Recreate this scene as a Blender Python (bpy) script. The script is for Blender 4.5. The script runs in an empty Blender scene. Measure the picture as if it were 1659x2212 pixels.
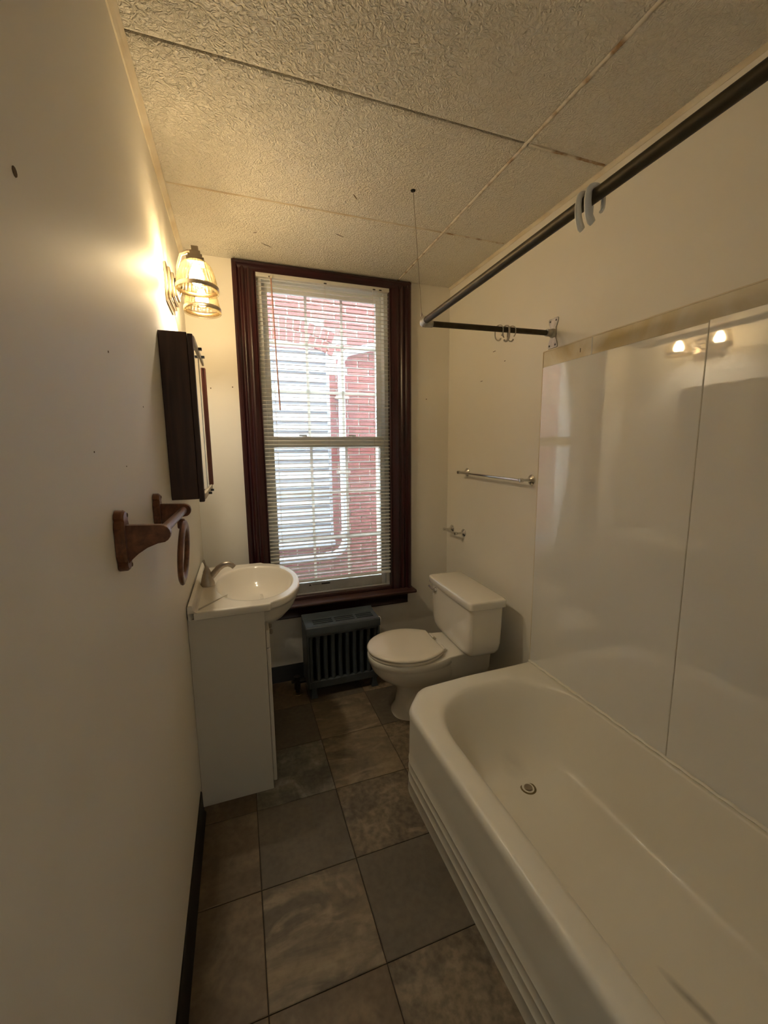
import bpy, bmesh, math, random
from mathutils import Vector, Matrix
from math import sin, cos, pi, radians, sqrt

random.seed(7)
SC = bpy.context.scene
COL = SC.collection

# ------------------------------------------------------------------ camera
W, H = 1.586, 2.504                       # room width, ceiling height
REAR = -3.0
cam_d = bpy.data.cameras.new('camera')
cam = bpy.data.objects.new('camera', cam_d)
COL.objects.link(cam)
yaw, pit, rol = .3379, .1488, -.0104
Fv = Vector((sin(yaw)*cos(pit), cos(yaw)*cos(pit), -sin(pit)))
Rv = Vector((cos(yaw), -sin(yaw), 0)); Uv = Rv.cross(Fv)
R2 = cos(rol)*Rv + sin(rol)*Uv; U2 = -sin(rol)*Rv + cos(rol)*Uv
M = Matrix((R2, U2, -Fv)).transposed().to_4x4()
M.translation = Vector((.2178, -2.5532, 1.4679))
cam.matrix_world = M
cam_d.sensor_fit = 'HORIZONTAL'; cam_d.sensor_width = 36.0
cam_d.lens = 36.0*888.98/1659
cam_d.clip_start = .02
SC.camera = cam

# ------------------------------------------------------------------ sky and exposure
world = bpy.data.worlds.new('overcast_sky'); SC.world = world
world.use_nodes = True
bg = world.node_tree.nodes['Background']
bg.inputs[0].default_value = (.82, .91, 1.0, 1)
bg.inputs[1].default_value = 13.0
pl = bpy.data.lights.new('window_portal', 'AREA')
pl.shape = 'RECTANGLE'; pl.size = .80; pl.size_y = 1.95; pl.cycles.is_portal = True
po = bpy.data.objects.new('window_portal', pl); COL.objects.link(po)
po.location = (.766, .16, 1.5); po.rotation_euler = (-pi/2, 0, 0)   # -Z of the lamp looks into the room
HWY0, HWY1, HWZ0, HWZ1 = -4.30, -3.85, 1.15, 1.72      # unseen window added to the hall side wall for light from behind
pl2 = bpy.data.lights.new('added_hall_window_portal', 'AREA')
pl2.shape = 'RECTANGLE'; pl2.size = HWY1-HWY0; pl2.size_y = HWZ1-HWZ0; pl2.cycles.is_portal = True
po2 = bpy.data.objects.new('added_hall_window_portal', pl2); COL.objects.link(po2)
po2.location = (2.19, (HWY0+HWY1)/2, (HWZ0+HWZ1)/2); po2.rotation_euler = (pi/2, 0, pi/2)
SC.view_settings.view_transform = 'Standard'
SC.view_settings.look = 'None'
SC.view_settings.exposure = 1.12
SC.view_settings.gamma = 1.0
SC.view_settings.use_curve_mapping = False
BULB_STRENGTH = 175.0
SC.cycles.max_bounces = 7; SC.cycles.diffuse_bounces = 4; SC.cycles.glossy_bounces = 3; SC.cycles.transparent_max_bounces = 10
SC.cycles.use_light_tree = False; SC.cycles.use_adaptive_sampling = True; SC.cycles.adaptive_threshold = .18; SC.cycles.adaptive_min_samples = 16
SC.cycles.sample_clamp_indirect = 6.0

# ------------------------------------------------------------------ materials
def _n(nt, t, **kw):
    n = nt.nodes.new(t)
    for k, v in kw.items(): setattr(n, k, v)
    return n

def mat(name, col, rough=.5, metal=0., var=.0, vscale=6., col2=None, bump=0., bscale=80., bdist=1., coat=0., distort=0., spec=.5, detail=4., bheight=.004):
    m = bpy.data.materials.new(name); m.use_nodes = True
    nt = m.node_tree; b = nt.nodes['Principled BSDF']
    b.inputs['Roughness'].default_value = rough
    b.inputs['Metallic'].default_value = metal
    b.inputs['Specular IOR Level'].default_value = spec
    if coat: b.inputs['Coat Weight'].default_value = coat; b.inputs['Coat Roughness'].default_value = .08 if coat < 1 else .03
    tc = _n(nt, 'ShaderNodeTexCoord')
    c = (*col, 1)
    if col2 is None: col2 = tuple(max(0, x*(1-var)) for x in col)
    if not bump and tuple(col2) == tuple(col):
        b.inputs['Base Color'].default_value = c; return m
    no = _n(nt, 'ShaderNodeTexNoise'); no.inputs['Scale'].default_value = vscale; no.inputs['Detail'].default_value = detail
    no.inputs['Distortion'].default_value = distort
    nt.links.new(tc.outputs['Object'], no.inputs['Vector'])
    rp = _n(nt, 'ShaderNodeValToRGB')
    rp.color_ramp.elements[0].position = .35; rp.color_ramp.elements[1].position = .68
    rp.color_ramp.elements[0].color = (*col2, 1); rp.color_ramp.elements[1].color = c
    nt.links.new(no.outputs['Fac'], rp.inputs['Fac'])
    nt.links.new(rp.outputs['Color'], b.inputs['Base Color'])
    if bump:
        n2 = _n(nt, 'ShaderNodeTexNoise'); n2.inputs['Scale'].default_value = bscale; n2.inputs['Detail'].default_value = 3
        n2.inputs['Distortion'].default_value = bdist
        nt.links.new(tc.outputs['Object'], n2.inputs['Vector'])
        bp = _n(nt, 'ShaderNodeBump'); bp.inputs['Strength'].default_value = bump; bp.inputs['Distance'].default_value = bheight
        nt.links.new(n2.outputs['Fac'], bp.inputs['Height'])
        nt.links.new(bp.outputs['Normal'], b.inputs['Normal'])
    m['_ramp'] = rp.name
    return m

def wood(name, dark, light, rough=.35, axis=2, scale=1.):
    m = bpy.data.materials.new(name); m.use_nodes = True
    nt = m.node_tree; b = nt.nodes['Principled BSDF']; b.inputs['Roughness'].default_value = rough
    tc = _n(nt, 'ShaderNodeTexCoord'); mp = _n(nt, 'ShaderNodeMapping')
    s = [60*scale]*3; s[axis] = 4*scale
    mp.inputs['Scale'].default_value = s
    nt.links.new(tc.outputs['Object'], mp.inputs['Vector'])
    no = _n(nt, 'ShaderNodeTexNoise'); no.inputs['Scale'].default_value = 1.; no.inputs['Detail'].default_value = 5; no.inputs['Distortion'].default_value = .6
    nt.links.new(mp.outputs[0], no.inputs['Vector'])
    rp = _n(nt, 'ShaderNodeValToRGB'); rp.color_ramp.elements[0].position = .35; rp.color_ramp.elements[1].position = .7
    rp.color_ramp.elements[0].color = (*dark, 1); rp.color_ramp.elements[1].color = (*light, 1)
    nt.links.new(no.outputs['Fac'], rp.inputs['Fac']); nt.links.new(rp.outputs['Color'], b.inputs['Base Color'])
    bp = _n(nt, 'ShaderNodeBump'); bp.inputs['Strength'].default_value = .15; bp.inputs['Distance'].default_value = .002
    nt.links.new(no.outputs['Fac'], bp.inputs['Height']); nt.links.new(bp.outputs['Normal'], b.inputs['Normal'])
    return m

def glass_mat(name, tint=(.96, 1, .98), gloss=.06):
    m = bpy.data.materials.new(name); m.use_nodes = True
    nt = m.node_tree; nt.nodes.remove(nt.nodes['Principled BSDF'])
    out = nt.nodes['Material Output']
    tr = _n(nt, 'ShaderNodeBsdfTransparent'); tr.inputs[0].default_value = (*tint, 1)
    gl = _n(nt, 'ShaderNodeBsdfGlossy'); gl.inputs['Roughness'].default_value = .02
    mx = _n(nt, 'ShaderNodeMixShader'); fr = _n(nt, 'ShaderNodeFresnel'); fr.inputs['IOR'].default_value = 1.45
    du = _n(nt, 'ShaderNodeBsdfTranslucent'); du.inputs[0].default_value = (.9, .92, .9, 1)
    md = _n(nt, 'ShaderNodeMixShader'); md.inputs[0].default_value = .07
    nt.links.new(tr.outputs[0], md.inputs[1]); nt.links.new(du.outputs[0], md.inputs[2])
    nt.links.new(fr.outputs[0], mx.inputs[0]); nt.links.new(md.outputs[0], mx.inputs[1]); nt.links.new(gl.outputs[0], mx.inputs[2])
    nt.links.new(mx.outputs[0], out.inputs['Surface'])
    return m

def shade_mat():
    # pressed glass with vertical prism ribs: mostly clear, amber-tinted, lightly scattering on the ribs
    m = bpy.data.materials.new('ribbed_shade_glass'); m.use_nodes = True
    nt = m.node_tree; nt.nodes.remove(nt.nodes['Principled BSDF']); L = nt.links.new
    out = nt.nodes['Material Output']
    tc = _n(nt, 'ShaderNodeTexCoord'); g = _n(nt, 'ShaderNodeTexGradient', gradient_type='RADIAL'); L(tc.outputs['Object'], g.inputs['Vector'])
    mu = _n(nt, 'ShaderNodeMath', operation='MULTIPLY'); L(g.outputs['Fac'], mu.inputs[0]); mu.inputs[1].default_value = 2*pi*30
    sn = _n(nt, 'ShaderNodeMath', operation='SINE'); L(mu.outputs[0], sn.inputs[0])
    mr = _n(nt, 'ShaderNodeMapRange'); L(sn.outputs[0], mr.inputs['Value']); mr.inputs['From Min'].default_value = -1
    mr.inputs['To Min'].default_value = .004; mr.inputs['To Max'].default_value = .024
    tr = _n(nt, 'ShaderNodeBsdfTransparent'); tr.inputs[0].default_value = (.72, .665, .56, 1)
    tl = _n(nt, 'ShaderNodeBsdfTranslucent'); tl.inputs[0].default_value = (.90, .72, .36, 1)
    gl = _n(nt, 'ShaderNodeBsdfGlossy'); gl.inputs['Roughness'].default_value = .15; gl.inputs[0].default_value = (.9, .85, .7, 1)
    m1 = _n(nt, 'ShaderNodeMixShader'); L(mr.outputs[0], m1.inputs[0])
    L(tr.outputs[0], m1.inputs[1]); L(tl.outputs[0], m1.inputs[2])
    m2 = _n(nt, 'ShaderNodeMixShader'); m2.inputs[0].default_value = .008
    L(m1.outputs[0], m2.inputs[1]); L(gl.outputs[0], m2.inputs[2]); L(m2.outputs[0], out.inputs['Surface'])
    return m

def emit_mat(name, col, s):
    m = bpy.data.materials.new(name); m.use_nodes = True
    b = m.node_tree.nodes['Principled BSDF']
    b.inputs['Base Color'].default_value = (*col, 1)
    b.inputs['Emission Color'].default_value = (*col, 1); b.inputs['Emission Strength'].default_value = s
    return m

def slat_mat(name='blind_slat_enamel', col=(.88, .86, .80), tfac=.4):
    m = bpy.data.materials.new(name); m.use_nodes = True
    nt = m.node_tree; b = nt.nodes['Principled BSDF']
    b.inputs['Base Color'].default_value = (*col, 1); b.inputs['Roughness'].default_value = .4
    tl = _n(nt, 'ShaderNodeBsdfTranslucent'); tl.inputs[0].default_value = (.9, .88, .82, 1)
    mx = _n(nt, 'ShaderNodeMixShader'); mx.inputs[0].default_value = tfac
    nt.links.new(b.outputs[0], mx.inputs[1]); nt.links.new(tl.outputs[0], mx.inputs[2])
    nt.links.new(mx.outputs[0], nt.nodes['Material Output'].inputs['Surface'])
    return m

def tile_mat(name, base, vein, dark, vein_amt, mottle, vscale=3., stretch=1.):
    m = bpy.data.materials.new(name); m.use_nodes = True
    nt = m.node_tree; b = nt.nodes['Principled BSDF']; L = nt.links.new
    tc = _n(nt, 'ShaderNodeTexCoord'); oi = _n(nt, 'ShaderNodeObjectInfo')
    mul = _n(nt, 'ShaderNodeVectorMath', operation='MULTIPLY'); mul.inputs[1].default_value = (17, 31, 0)
    cb = _n(nt, 'ShaderNodeCombineXYZ')
    for i in range(3): L(oi.outputs['Random'], cb.inputs[i])
    L(cb.outputs[0], mul.inputs[0])
    ad = _n(nt, 'ShaderNodeVectorMath', operation='ADD'); L(tc.outputs['Object'], ad.inputs[0]); L(mul.outputs[0], ad.inputs[1])
    mp = _n(nt, 'ShaderNodeMapping'); mp.inputs['Rotation'].default_value = (0, 0, .75); mp.inputs['Scale'].default_value = (1, stretch, 1)
    L(ad.outputs[0], mp.inputs['Vector'])
    n1 = _n(nt, 'ShaderNodeTexNoise'); n1.inputs['Scale'].default_value = vscale; n1.inputs['Detail'].default_value = 9; n1.inputs['Roughness'].default_value = .62; n1.inputs['Distortion'].default_value = .9
    L(mp.outputs[0], n1.inputs['Vector'])
    r1 = _n(nt, 'ShaderNodeValToRGB'); r1.color_ramp.elements[0].position = .38; r1.color_ramp.elements[1].position = .66
    r1.color_ramp.elements[0].color = (*dark, 1); r1.color_ramp.elements[1].color = (*base, 1)
    L(n1.outputs['Fac'], r1.inputs['Fac'])
    n2 = _n(nt, 'ShaderNodeTexNoise'); n2.inputs['Scale'].default_value = vscale*1.7; n2.inputs['Detail'].default_value = 7; n2.inputs['Distortion'].default_value = 1.6
    L(mp.outputs[0], n2.inputs['Vector'])
    r2 = _n(nt, 'ShaderNodeValToRGB'); r2.color_ramp.elements[0].position = .50; r2.color_ramp.elements[1].position = .72
    r2.color_ramp.elements[0].color = (0, 0, 0, 1); r2.color_ramp.elements[1].color = (vein_amt,)*3 + (1,)
    L(n2.outputs['Fac'], r2.inputs['Fac'])
    mx = _n(nt, 'ShaderNodeMix', data_type='RGBA'); L(r2.outputs['Color'], mx.inputs['Factor'])
    L(r1.outputs['Color'], mx.inputs['A']); mx.inputs['B'].default_value = (*vein, 1)
    n3 = _n(nt, 'ShaderNodeTexNoise'); n3.inputs['Scale'].default_value = 45; n3.inputs['Detail'].default_value = 5
    L(ad.outputs[0], n3.inputs['Vector'])
    mm = _n(nt, 'ShaderNodeMix', data_type='RGBA', blend_type='MULTIPLY'); mm.inputs['Factor'].default_value = mottle
    r3 = _n(nt, 'ShaderNodeValToRGB'); r3.color_ramp.elements[0].position = .35; r3.color_ramp.elements[1].position = .6
    r3.color_ramp.elements[0].color = (.35, .33, .3, 1); r3.color_ramp.elements[1].color = (1, 1, 1, 1)
    L(n3.outputs['Fac'], r3.inputs['Fac']); L(mx.outputs['Result'], mm.inputs['A']); L(r3.outputs['Color'], mm.inputs['B'])
    L(mm.outputs['Result'], b.inputs['Base Color'])
    b.inputs['Roughness'].default_value = .55
    bp = _n(nt, 'ShaderNodeBump'); bp.inputs['Strength'].default_value = .25; bp.inputs['Distance'].default_value = .002
    L(n1.outputs['Fac'], bp.inputs['Height']); L(bp.outputs['Normal'], b.inputs['Normal'])
    return m

def brick_mat(name, cols, rough=.85):
    m = bpy.data.materials.new(name); m.use_nodes = True
    nt = m.node_tree; b = nt.nodes['Principled BSDF']; L = nt.links.new
    oi = _n(nt, 'ShaderNodeObjectInfo'); tc = _n(nt, 'ShaderNodeTexCoord')
    rp = _n(nt, 'ShaderNodeValToRGB'); cr = rp.color_ramp
    cr.elements[0].color = (*cols[0], 1); cr.elements[1].color = (*cols[-1], 1)
    for i, c in enumerate(cols[1:-1]): e = cr.elements.new((i+1)/(len(cols)-1)); e.color = (*c, 1)
    L(oi.outputs['Random'], rp.inputs['Fac'])
    no = _n(nt, 'ShaderNodeTexNoise'); no.inputs['Scale'].default_value = 14; no.inputs['Detail'].default_value = 6
    L(tc.outputs['Object'], no.inputs['Vector'])
    r2 = _n(nt, 'ShaderNodeValToRGB'); r2.color_ramp.elements[0].position = .35; r2.color_ramp.elements[1].position = .7
    r2.color_ramp.elements[0].color = (.55, .55, .55, 1); r2.color_ramp.elements[1].color = (1.2, 1.15, 1.1, 1)
    L(no.outputs['Fac'], r2.inputs['Fac'])
    mm = _n(nt, 'ShaderNodeMix', data_type='RGBA', blend_type='MULTIPLY'); mm.inputs['Factor'].default_value = .7
    L(rp.outputs['Color'], mm.inputs['A']); L(r2.outputs['Color'], mm.inputs['B'])
    L(mm.outputs['Result'], b.inputs['Base Color']); b.inputs['Roughness'].default_value = rough
    return m

def band_mat():
    # dried yellow adhesive smeared in patches over the plaster
    m = mat('dried_adhesive', (.62, .49, .24), .6, vscale=4, col2=(.76, .70, .57), detail=8, distort=1.2)
    return m

def tub_mat():
    m = mat('tub_enamel', (.84, .80, .69), .36, vscale=2.2, col2=(.81, .76, .64), coat=.1)
    nt = m.node_tree; b = nt.nodes['Principled BSDF']; L = nt.links.new
    src = b.inputs['Base Color'].links[0].from_socket
    tc = _n(nt, 'ShaderNodeTexCoord')
    def spot(loc, rotz, size, power):
        mp = _n(nt, 'ShaderNodeMapping', vector_type='TEXTURE')
        mp.inputs['Location'].default_value = loc; mp.inputs['Rotation'].default_value = (0, 0, rotz); mp.inputs['Scale'].default_value = size
        no = _n(nt, 'ShaderNodeTexNoise'); no.inputs['Scale'].default_value = 18
        L(tc.outputs['Object'], no.inputs['Vector'])
        L(tc.outputs['Object'], mp.inputs['Vector'])
        g = _n(nt, 'ShaderNodeTexGradient', gradient_type='SPHERICAL'); L(mp.outputs[0], g.inputs['Vector'])
        mu = _n(nt, 'ShaderNodeMath', operation='MULTIPLY'); L(g.outputs['Fac'], mu.inputs[0]); L(no.outputs['Fac'], mu.inputs[1])
        m2 = _n(nt, 'ShaderNodeMath', operation='MULTIPLY', use_clamp=True); L(mu.outputs[0], m2.inputs[0]); m2.inputs[1].default_value = power
        return m2.outputs[0]
    for loc, rz, size, pw, c in TUB_MARKS:
        f = spot(loc, rz, size, pw)
        mx = _n(nt, 'ShaderNodeMix', data_type='RGBA'); L(f, mx.inputs['Factor']); L(src, mx.inputs['A']); mx.inputs['B'].default_value = (*c, 1)
        src = mx.outputs['Result']
    L(src, b.inputs['Base Color'])
    return m
# marks in tub coordinates (origin at the tub's base centre): long dark mark near the camera, grey smudge by the drain
TUB_MARKS = [((-.026, -.325, .075), .14, (.017, .085, .09), 1.5, (.22, .20, .16)),
              ((.03, .455, .14), 0, (.075, .075, .09), .8, (.36, .34, .30))]

M_WALL = mat('cream_wall_paint', (.83, .79, .70), .52, vscale=1.3, col2=(.80, .755, .665), spec=.35)
M_CEIL = mat('stippled_ceiling_paint', (.82, .78, .68), .30, vscale=1.5, col2=(.78, .73, .63), bump=1.0, bscale=52, bdist=2.4, bheight=.012)
M_CEIL_GAP = mat('ceiling_joint_grime', (.30, .20, .10), .9, var=.7, vscale=9)
M_BEAD = mat('cracked_caulk', (.78, .71, .58), .6, vscale=14, col2=(.36, .22, .10), detail=8)
M_BEAD.node_tree.nodes['Color Ramp'].color_ramp.elements[0].position = .36; M_BEAD.node_tree.nodes['Color Ramp'].color_ramp.elements[1].position = .52
M_STRIP = mat('ceiling_strip_paint', (.80, .73, .58), .5, vscale=7, col2=(.66, .55, .38))
M_CASING = wood('mahogany_stain', (.018, .0035, .0048), (.042, .0075, .0085), .30, 2)
M_CASING_H = wood('mahogany_stain_cross', (.016, .0032, .0045), (.036, .0065, .0075), .30, 0)
M_SILL = wood('worn_mahogany', (.028, .010, .009), (.085, .040, .034), .35, 0)
M_CAB = wood('dark_walnut', (.036, .016, .011), (.066, .029, .019), .45, 2)
M_REDW = wood('reddish_walnut', (.09, .025, .015), (.20, .060, .035), .35, 2)
M_OAK = wood('brown_varnished_wood', (.11, .036, .014), (.24, .088, .036), .28, 1)
M_VINYL = mat('white_vinyl', (.82, .84, .82), .4, vscale=3, var=.04)
M_RAILW = mat('weathered_sash_vinyl', (.66, .65, .60), .5, vscale=7, var=.25)
M_GLASS = glass_mat('window_glass')
M_SLAT = slat_mat(); M_GRILLE = slat_mat('grille_vinyl', (.84, .87, .84), .6)
M_CORD = mat('blind_cord', (.70, .66, .58), .8)
M_WAND = mat('blind_wand_plastic', (.48, .26, .20), .3, var=.1)
M_PORC = mat('porcelain', (.82, .77, .67), .12, vscale=1.5, col2=(.80, .75, .64), coat=.5)
M_SEAT = mat('toilet_seat_enamel', (.82, .75, .63), .25, vscale=4, col2=(.79, .72, .59), coat=.2)
M_SINK = mat('cultured_marble', (.87, .82, .72), .15, vscale=2, col2=(.85, .79, .68), coat=.4)
M_VAN = mat('vanity_laminate', (.70, .66, .57), .45, vscale=1.5, col2=(.68, .63, .54))
M_CHROME = mat('chrome', (.72, .70, .66), .13, 1., vscale=20, var=.15)
M_NICKEL = mat('brushed_nickel', (.46, .40, .33), .34, 1., vscale=40, var=.2)
M_SCONCE = mat('satin_nickel', (.62, .53, .42), .28, 1., vscale=30, var=.15)
M_ROD = mat('tarnished_rod', (.075, .062, .040), .48, .7, vscale=30, col2=(.055, .045, .03), detail=6)
M_GALV = mat('galvanised_fitting', (.58, .56, .50), .42, .8, vscale=40, var=.35)
M_WHITEPL = mat('white_plastic', (.90, .90, .87), .35, vscale=6, var=.04)
M_GREYPL = mat('dusty_plastic', (.60, .55, .46), .45, vscale=20, var=.25)
M_IRON = mat('slate_blue_enamel', (.070, .086, .098), .42, vscale=12, col2=(.052, .064, .072))
M_BLACK = mat('black_vinyl_base', (.010, .009, .009), .45, vscale=8, var=.3)
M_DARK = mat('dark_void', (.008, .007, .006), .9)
M_PANEL = mat('glossy_wall_panel', (.80, .78, .73), .03, vscale=1.2, col2=(.78, .76, .70), bump=.035, bscale=3.5, bdist=.3, coat=1., spec=.8)
M_BAND = band_mat()
M_MIRROR = mat('mirror_silver', (.86, .86, .82), .05, 1.)
M_TUB = tub_mat()
M_GROUT = mat('floor_joint', (.030, .022, .014), .8, vscale=20, var=.4)
M_TILES = {
 'd': tile_mat('slate_dark', (.150, .122, .086), (.20, .160, .105), (.110, .088, .060), .35, .25, 3.),
 'v': tile_mat('slate_veined', (.29, .22, .135), (.38, .30, .20), (.135, .105, .070), .75, .25, 2.6, 2.4),
 'm': tile_mat('slate_mottled', (.28, .215, .135), (.38, .30, .20), (.145, .112, .074), .6, .6, 5.),
 'g': tile_mat('slate_grey', (.25, .225, .175), (.40, .37, .30), (.120, .108, .088), .8, .45, 4.),
 'b': tile_mat('slate_brown', (.19, .135, .078), (.29, .215, .130), (.125, .088, .052), .5, .3, 3.)}
M_BRICK = brick_mat('red_brick', [(.20, .050, .047), (.24, .066, .062), (.22, .058, .054), (.27, .095, .088), (.185, .047, .045)])
M_MORTAR = mat('pale_mortar', (.55, .53, .51), .95, vscale=12, var=.2)
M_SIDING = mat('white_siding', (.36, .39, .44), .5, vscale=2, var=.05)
M_LINTEL = mat('painted_lintel', (.22, .05, .045), .7, vscale=8, var=.3)
M_FACADE = mat('house_facade', (.45, .40, .36), .9, vscale=5, var=.2)
M_GROUND = mat('alley_concrete', (.42, .41, .39), .9, vscale=4, var=.3)
M_LABEL = mat('black_print', (.02, .02, .02), .5)
M_LABELG = mat('grey_print', (.30, .29, .27), .5)
M_BULB = emit_mat('lit_bulb', (1.0, .86, .64), BULB_STRENGTH)
M_SHADE = shade_mat()
M_BRASS = mat('aged_brass', (.35, .27, .14), .4, 1., vscale=30, var=.4)
M_STAIN = mat('dark_stain', (.16, .10, .05), .9, vscale=30, var=.5)

# ------------------------------------------------------------------ mesh helpers
class MB:
    def __init__(s): s.v = []; s.f = []
    def add(s, vs, fs):
        o = len(s.v); s.v += [tuple(p) for p in vs]; s.f += [tuple(i+o for i in f) for f in fs]; return s
    def box(s, x0, x1, y0, y1, z0, z1):
        return s.add([(x0,y0,z0),(x1,y0,z0),(x1,y1,z0),(x0,y1,z0),(x0,y0,z1),(x1,y0,z1),(x1,y1,z1),(x0,y1,z1)],
                     [(0,3,2,1),(4,5,6,7),(0,1,5,4),(1,2,6,5),(2,3,7,6),(3,0,4,7)])
    def rings(s, rings, cap0=True, cap1=True, close=True):
        n = len(rings[0]); vs = [p for r in rings for p in r]; fs = []
        for k in range(len(rings)-1):
            for i in range(n if close else n-1):
                j = (i+1) % n
                fs.append((k*n+i, k*n+j, (k+1)*n+j, (k+1)*n+i))
        if cap0: fs.append(tuple(reversed(range(n))))
        if cap1: fs.append(tuple((len(rings)-1)*n+i for i in range(n)))
        return s.add(vs, fs)
    def tube(s, path, r, n=12, caps=True):
        P = [Vector(p) for p in path]; rs = r if isinstance(r, (list, tuple)) else [r]*len(P)
        rings = []; t0 = (P[1]-P[0]).normalized()
        up = Vector((0,0,1)) if abs(t0.z) < .9 else Vector((1,0,0))
        nx = t0.cross(up).normalized()
        for i, p in enumerate(P):
            t = (P[min(i+1,len(P)-1)]-P[max(i-1,0)]).normalized()
            nx = (nx - t*nx.dot(t)).normalized(); ny = t.cross(nx)
            rings.append([p+(nx*cos(a)+ny*sin(a))*rs[i] for a in (2*pi*k/n for k in range(n))])
        return s.rings(rings, caps, caps)
    def lathe(s, prof, c, axis='z', n=32, caps=True):
        # prof: (radius, height along axis)
        c = Vector(c); A = {'z': (Vector((1,0,0)),Vector((0,1,0)),Vector((0,0,1))), 'x': (Vector((0,1,0)),Vector((0,0,1)),Vector((1,0,0))),
                            '-x': (Vector((0,0,1)),Vector((0,1,0)),Vector((-1,0,0))), 'y': (Vector((0,0,1)),Vector((1,0,0)),Vector((0,1,0)))}[axis]
        rings = [[c+A[0]*r*cos(2*pi*k/n)+A[1]*r*sin(2*pi*k/n)+A[2]*h for k in range(n)] for r, h in prof]
        return s.rings(rings, caps, caps)
    def prism(s, out, axis, lo, hi):
        # outline of 2D points; axis: extrusion axis, the other two axes in xyz order
        def P(a, b, t): return {'x': (t,a,b), 'y': (a,t,b), 'z': (a,b,t)}[axis]
        return s.rings([[P(a,b,lo) for a,b in out], [P(a,b,hi) for a,b in out]])
    def xf(s, m): s.v = [tuple(m @ Vector(p)) for p in s.v]; return s
    def build(s, name, m, parent=None, smooth=None, bevel=0., seg=2, loc=None):
        me = bpy.data.meshes.new(name); me.from_pydata(s.v, [], s.f); me.update()
        bm = bmesh.new(); bm.from_mesh(me)
        bmesh.ops.remove_doubles(bm, verts=bm.verts, dist=1e-6)
        bmesh.ops.recalc_face_normals(bm, faces=bm.faces); bm.to_mesh(me); bm.free()
        o = bpy.data.objects.new(name, me); COL.objects.link(o)
        me.materials.append(m)
        base = Vector(loc) if loc is not None else None
        if parent is not None:
            base = Vector(parent['_base']); o.parent = parent
            if loc is not None:   # own origin inside the parent
                b2 = Vector(loc); me.transform(Matrix.Translation(-b2)); o.location = b2-base
            else: me.transform(Matrix.Translation(-base))
            o['_base'] = tuple(loc) if loc is not None else tuple(base)
        else:
            if base is None:
                xs = [v.co for v in me.vertices]
                lo = [min(c[i] for c in xs) for i in range(3)]; hi = [max(c[i] for c in xs) for i in range(3)]
                base = Vector(((lo[0]+hi[0])/2, (lo[1]+hi[1])/2, lo[2]))
            me.transform(Matrix.Translation(-base)); o.location = base; o['_base'] = tuple(base)
        if smooth is not None:
            me.shade_smooth(); me.set_sharp_from_angle(angle=radians(smooth))
        if bevel:
            md = o.modifiers.new('edge', 'BEVEL'); md.width = bevel; md.segments = seg; md.limit_method = 'ANGLE'; md.angle_limit = radians(40)
            if smooth is None:
                me.shade_smooth(); md.harden_normals = False
                me.set_sharp_from_angle(angle=radians(60))
        return o
def B(x0,x1,y0,y1,z0,z1): return MB().box(x0,x1,y0,y1,z0,z1)
def tag(o, label=None, cat=None, group=None, kind=None):
    if label: o['label'] = label
    if cat: o['category'] = cat
    if group: o['group'] = group
    if kind: o['kind'] = kind
    return o
def thing(name, loc, label=None, cat=None, group=None, kind=None):
    o = bpy.data.objects.new(name, None); COL.objects.link(o); o.location = loc; o['_base'] = tuple(loc)
    o.empty_display_size = .05
    return tag(o, label, cat, group, kind)
def struct(o): o['kind'] = 'structure'; return o
def share(src, parent, loc, name=None):
    o = src.copy(); COL.objects.link(o); o.parent = parent; o.location = Vector(loc)-Vector(parent['_base']); o['_base'] = tuple(loc)
    return o
def arc(cx, cy, r, a0, a1, n): return [(cx+r*cos(a0+(a1-a0)*i/n), cy+r*sin(a0+(a1-a0)*i/n)) for i in range(n+1)]

# ------------------------------------------------------------------ room shell
floor = struct(B(-.12, W+.1, REAR-.1, .22, -.10, -.004).build('floor', M_GROUT, loc=(W/2, -1.4, -.004)))
TS, GX, GY = .3309, .2088, -1.6226
rows = {  # row index from the near end: tile kinds for columns -1..3
 -5: 'bmdvb', -4: 'dvbmd', -3: 'mbdvm', -2: 'bdmvb', -1: 'bbmdv', 0: 'bvdmv', 1: 'bdmvb', 2: 'bgvmd', 3: 'ddvdm', 4: 'mbdmb', 5: 'bdmdb'}
def tile_mesh(x0, x1, y0, y1):
    g = .0012; b = .0022; t = 0.0
    x0 += g; x1 -= g; y0 += g; y1 -= g
    lo = [(x0,y0,-.004),(x1,y0,-.004),(x1,y1,-.004),(x0,y1,-.004)]
    m1 = [(p[0],p[1],-.0012) for p in lo]
    hi = [(x0+b,y0+b,t),(x1-b,y0+b,t),(x1-b,y1-b,t),(x0+b,y1-b,t)]
    return MB().rings([lo, m1, hi])
tcache = {}
for r, kinds in rows.items():
    for ci, k in enumerate(kinds):
        c = ci-1
        x0, x1 = max(GX+c*TS, .0), min(GX+(c+1)*TS, W); y0, y1 = max(GY+r*TS, REAR), min(GY+(r+1)*TS, 0)
        if x1-x0 < .01 or y1-y0 < .01: continue
        key = (round(x1-x0,3), round(y1-y0,3), k)
        ctr = ((x0+x1)/2, (y0+y1)/2, 0)
        if key in tcache: share(tcache[key], floor, ctr)
        else: tcache[key] = tile_mesh(x0,x1,y0,y1).build('floor_tile', M_TILES[k], floor, loc=ctr)

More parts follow.
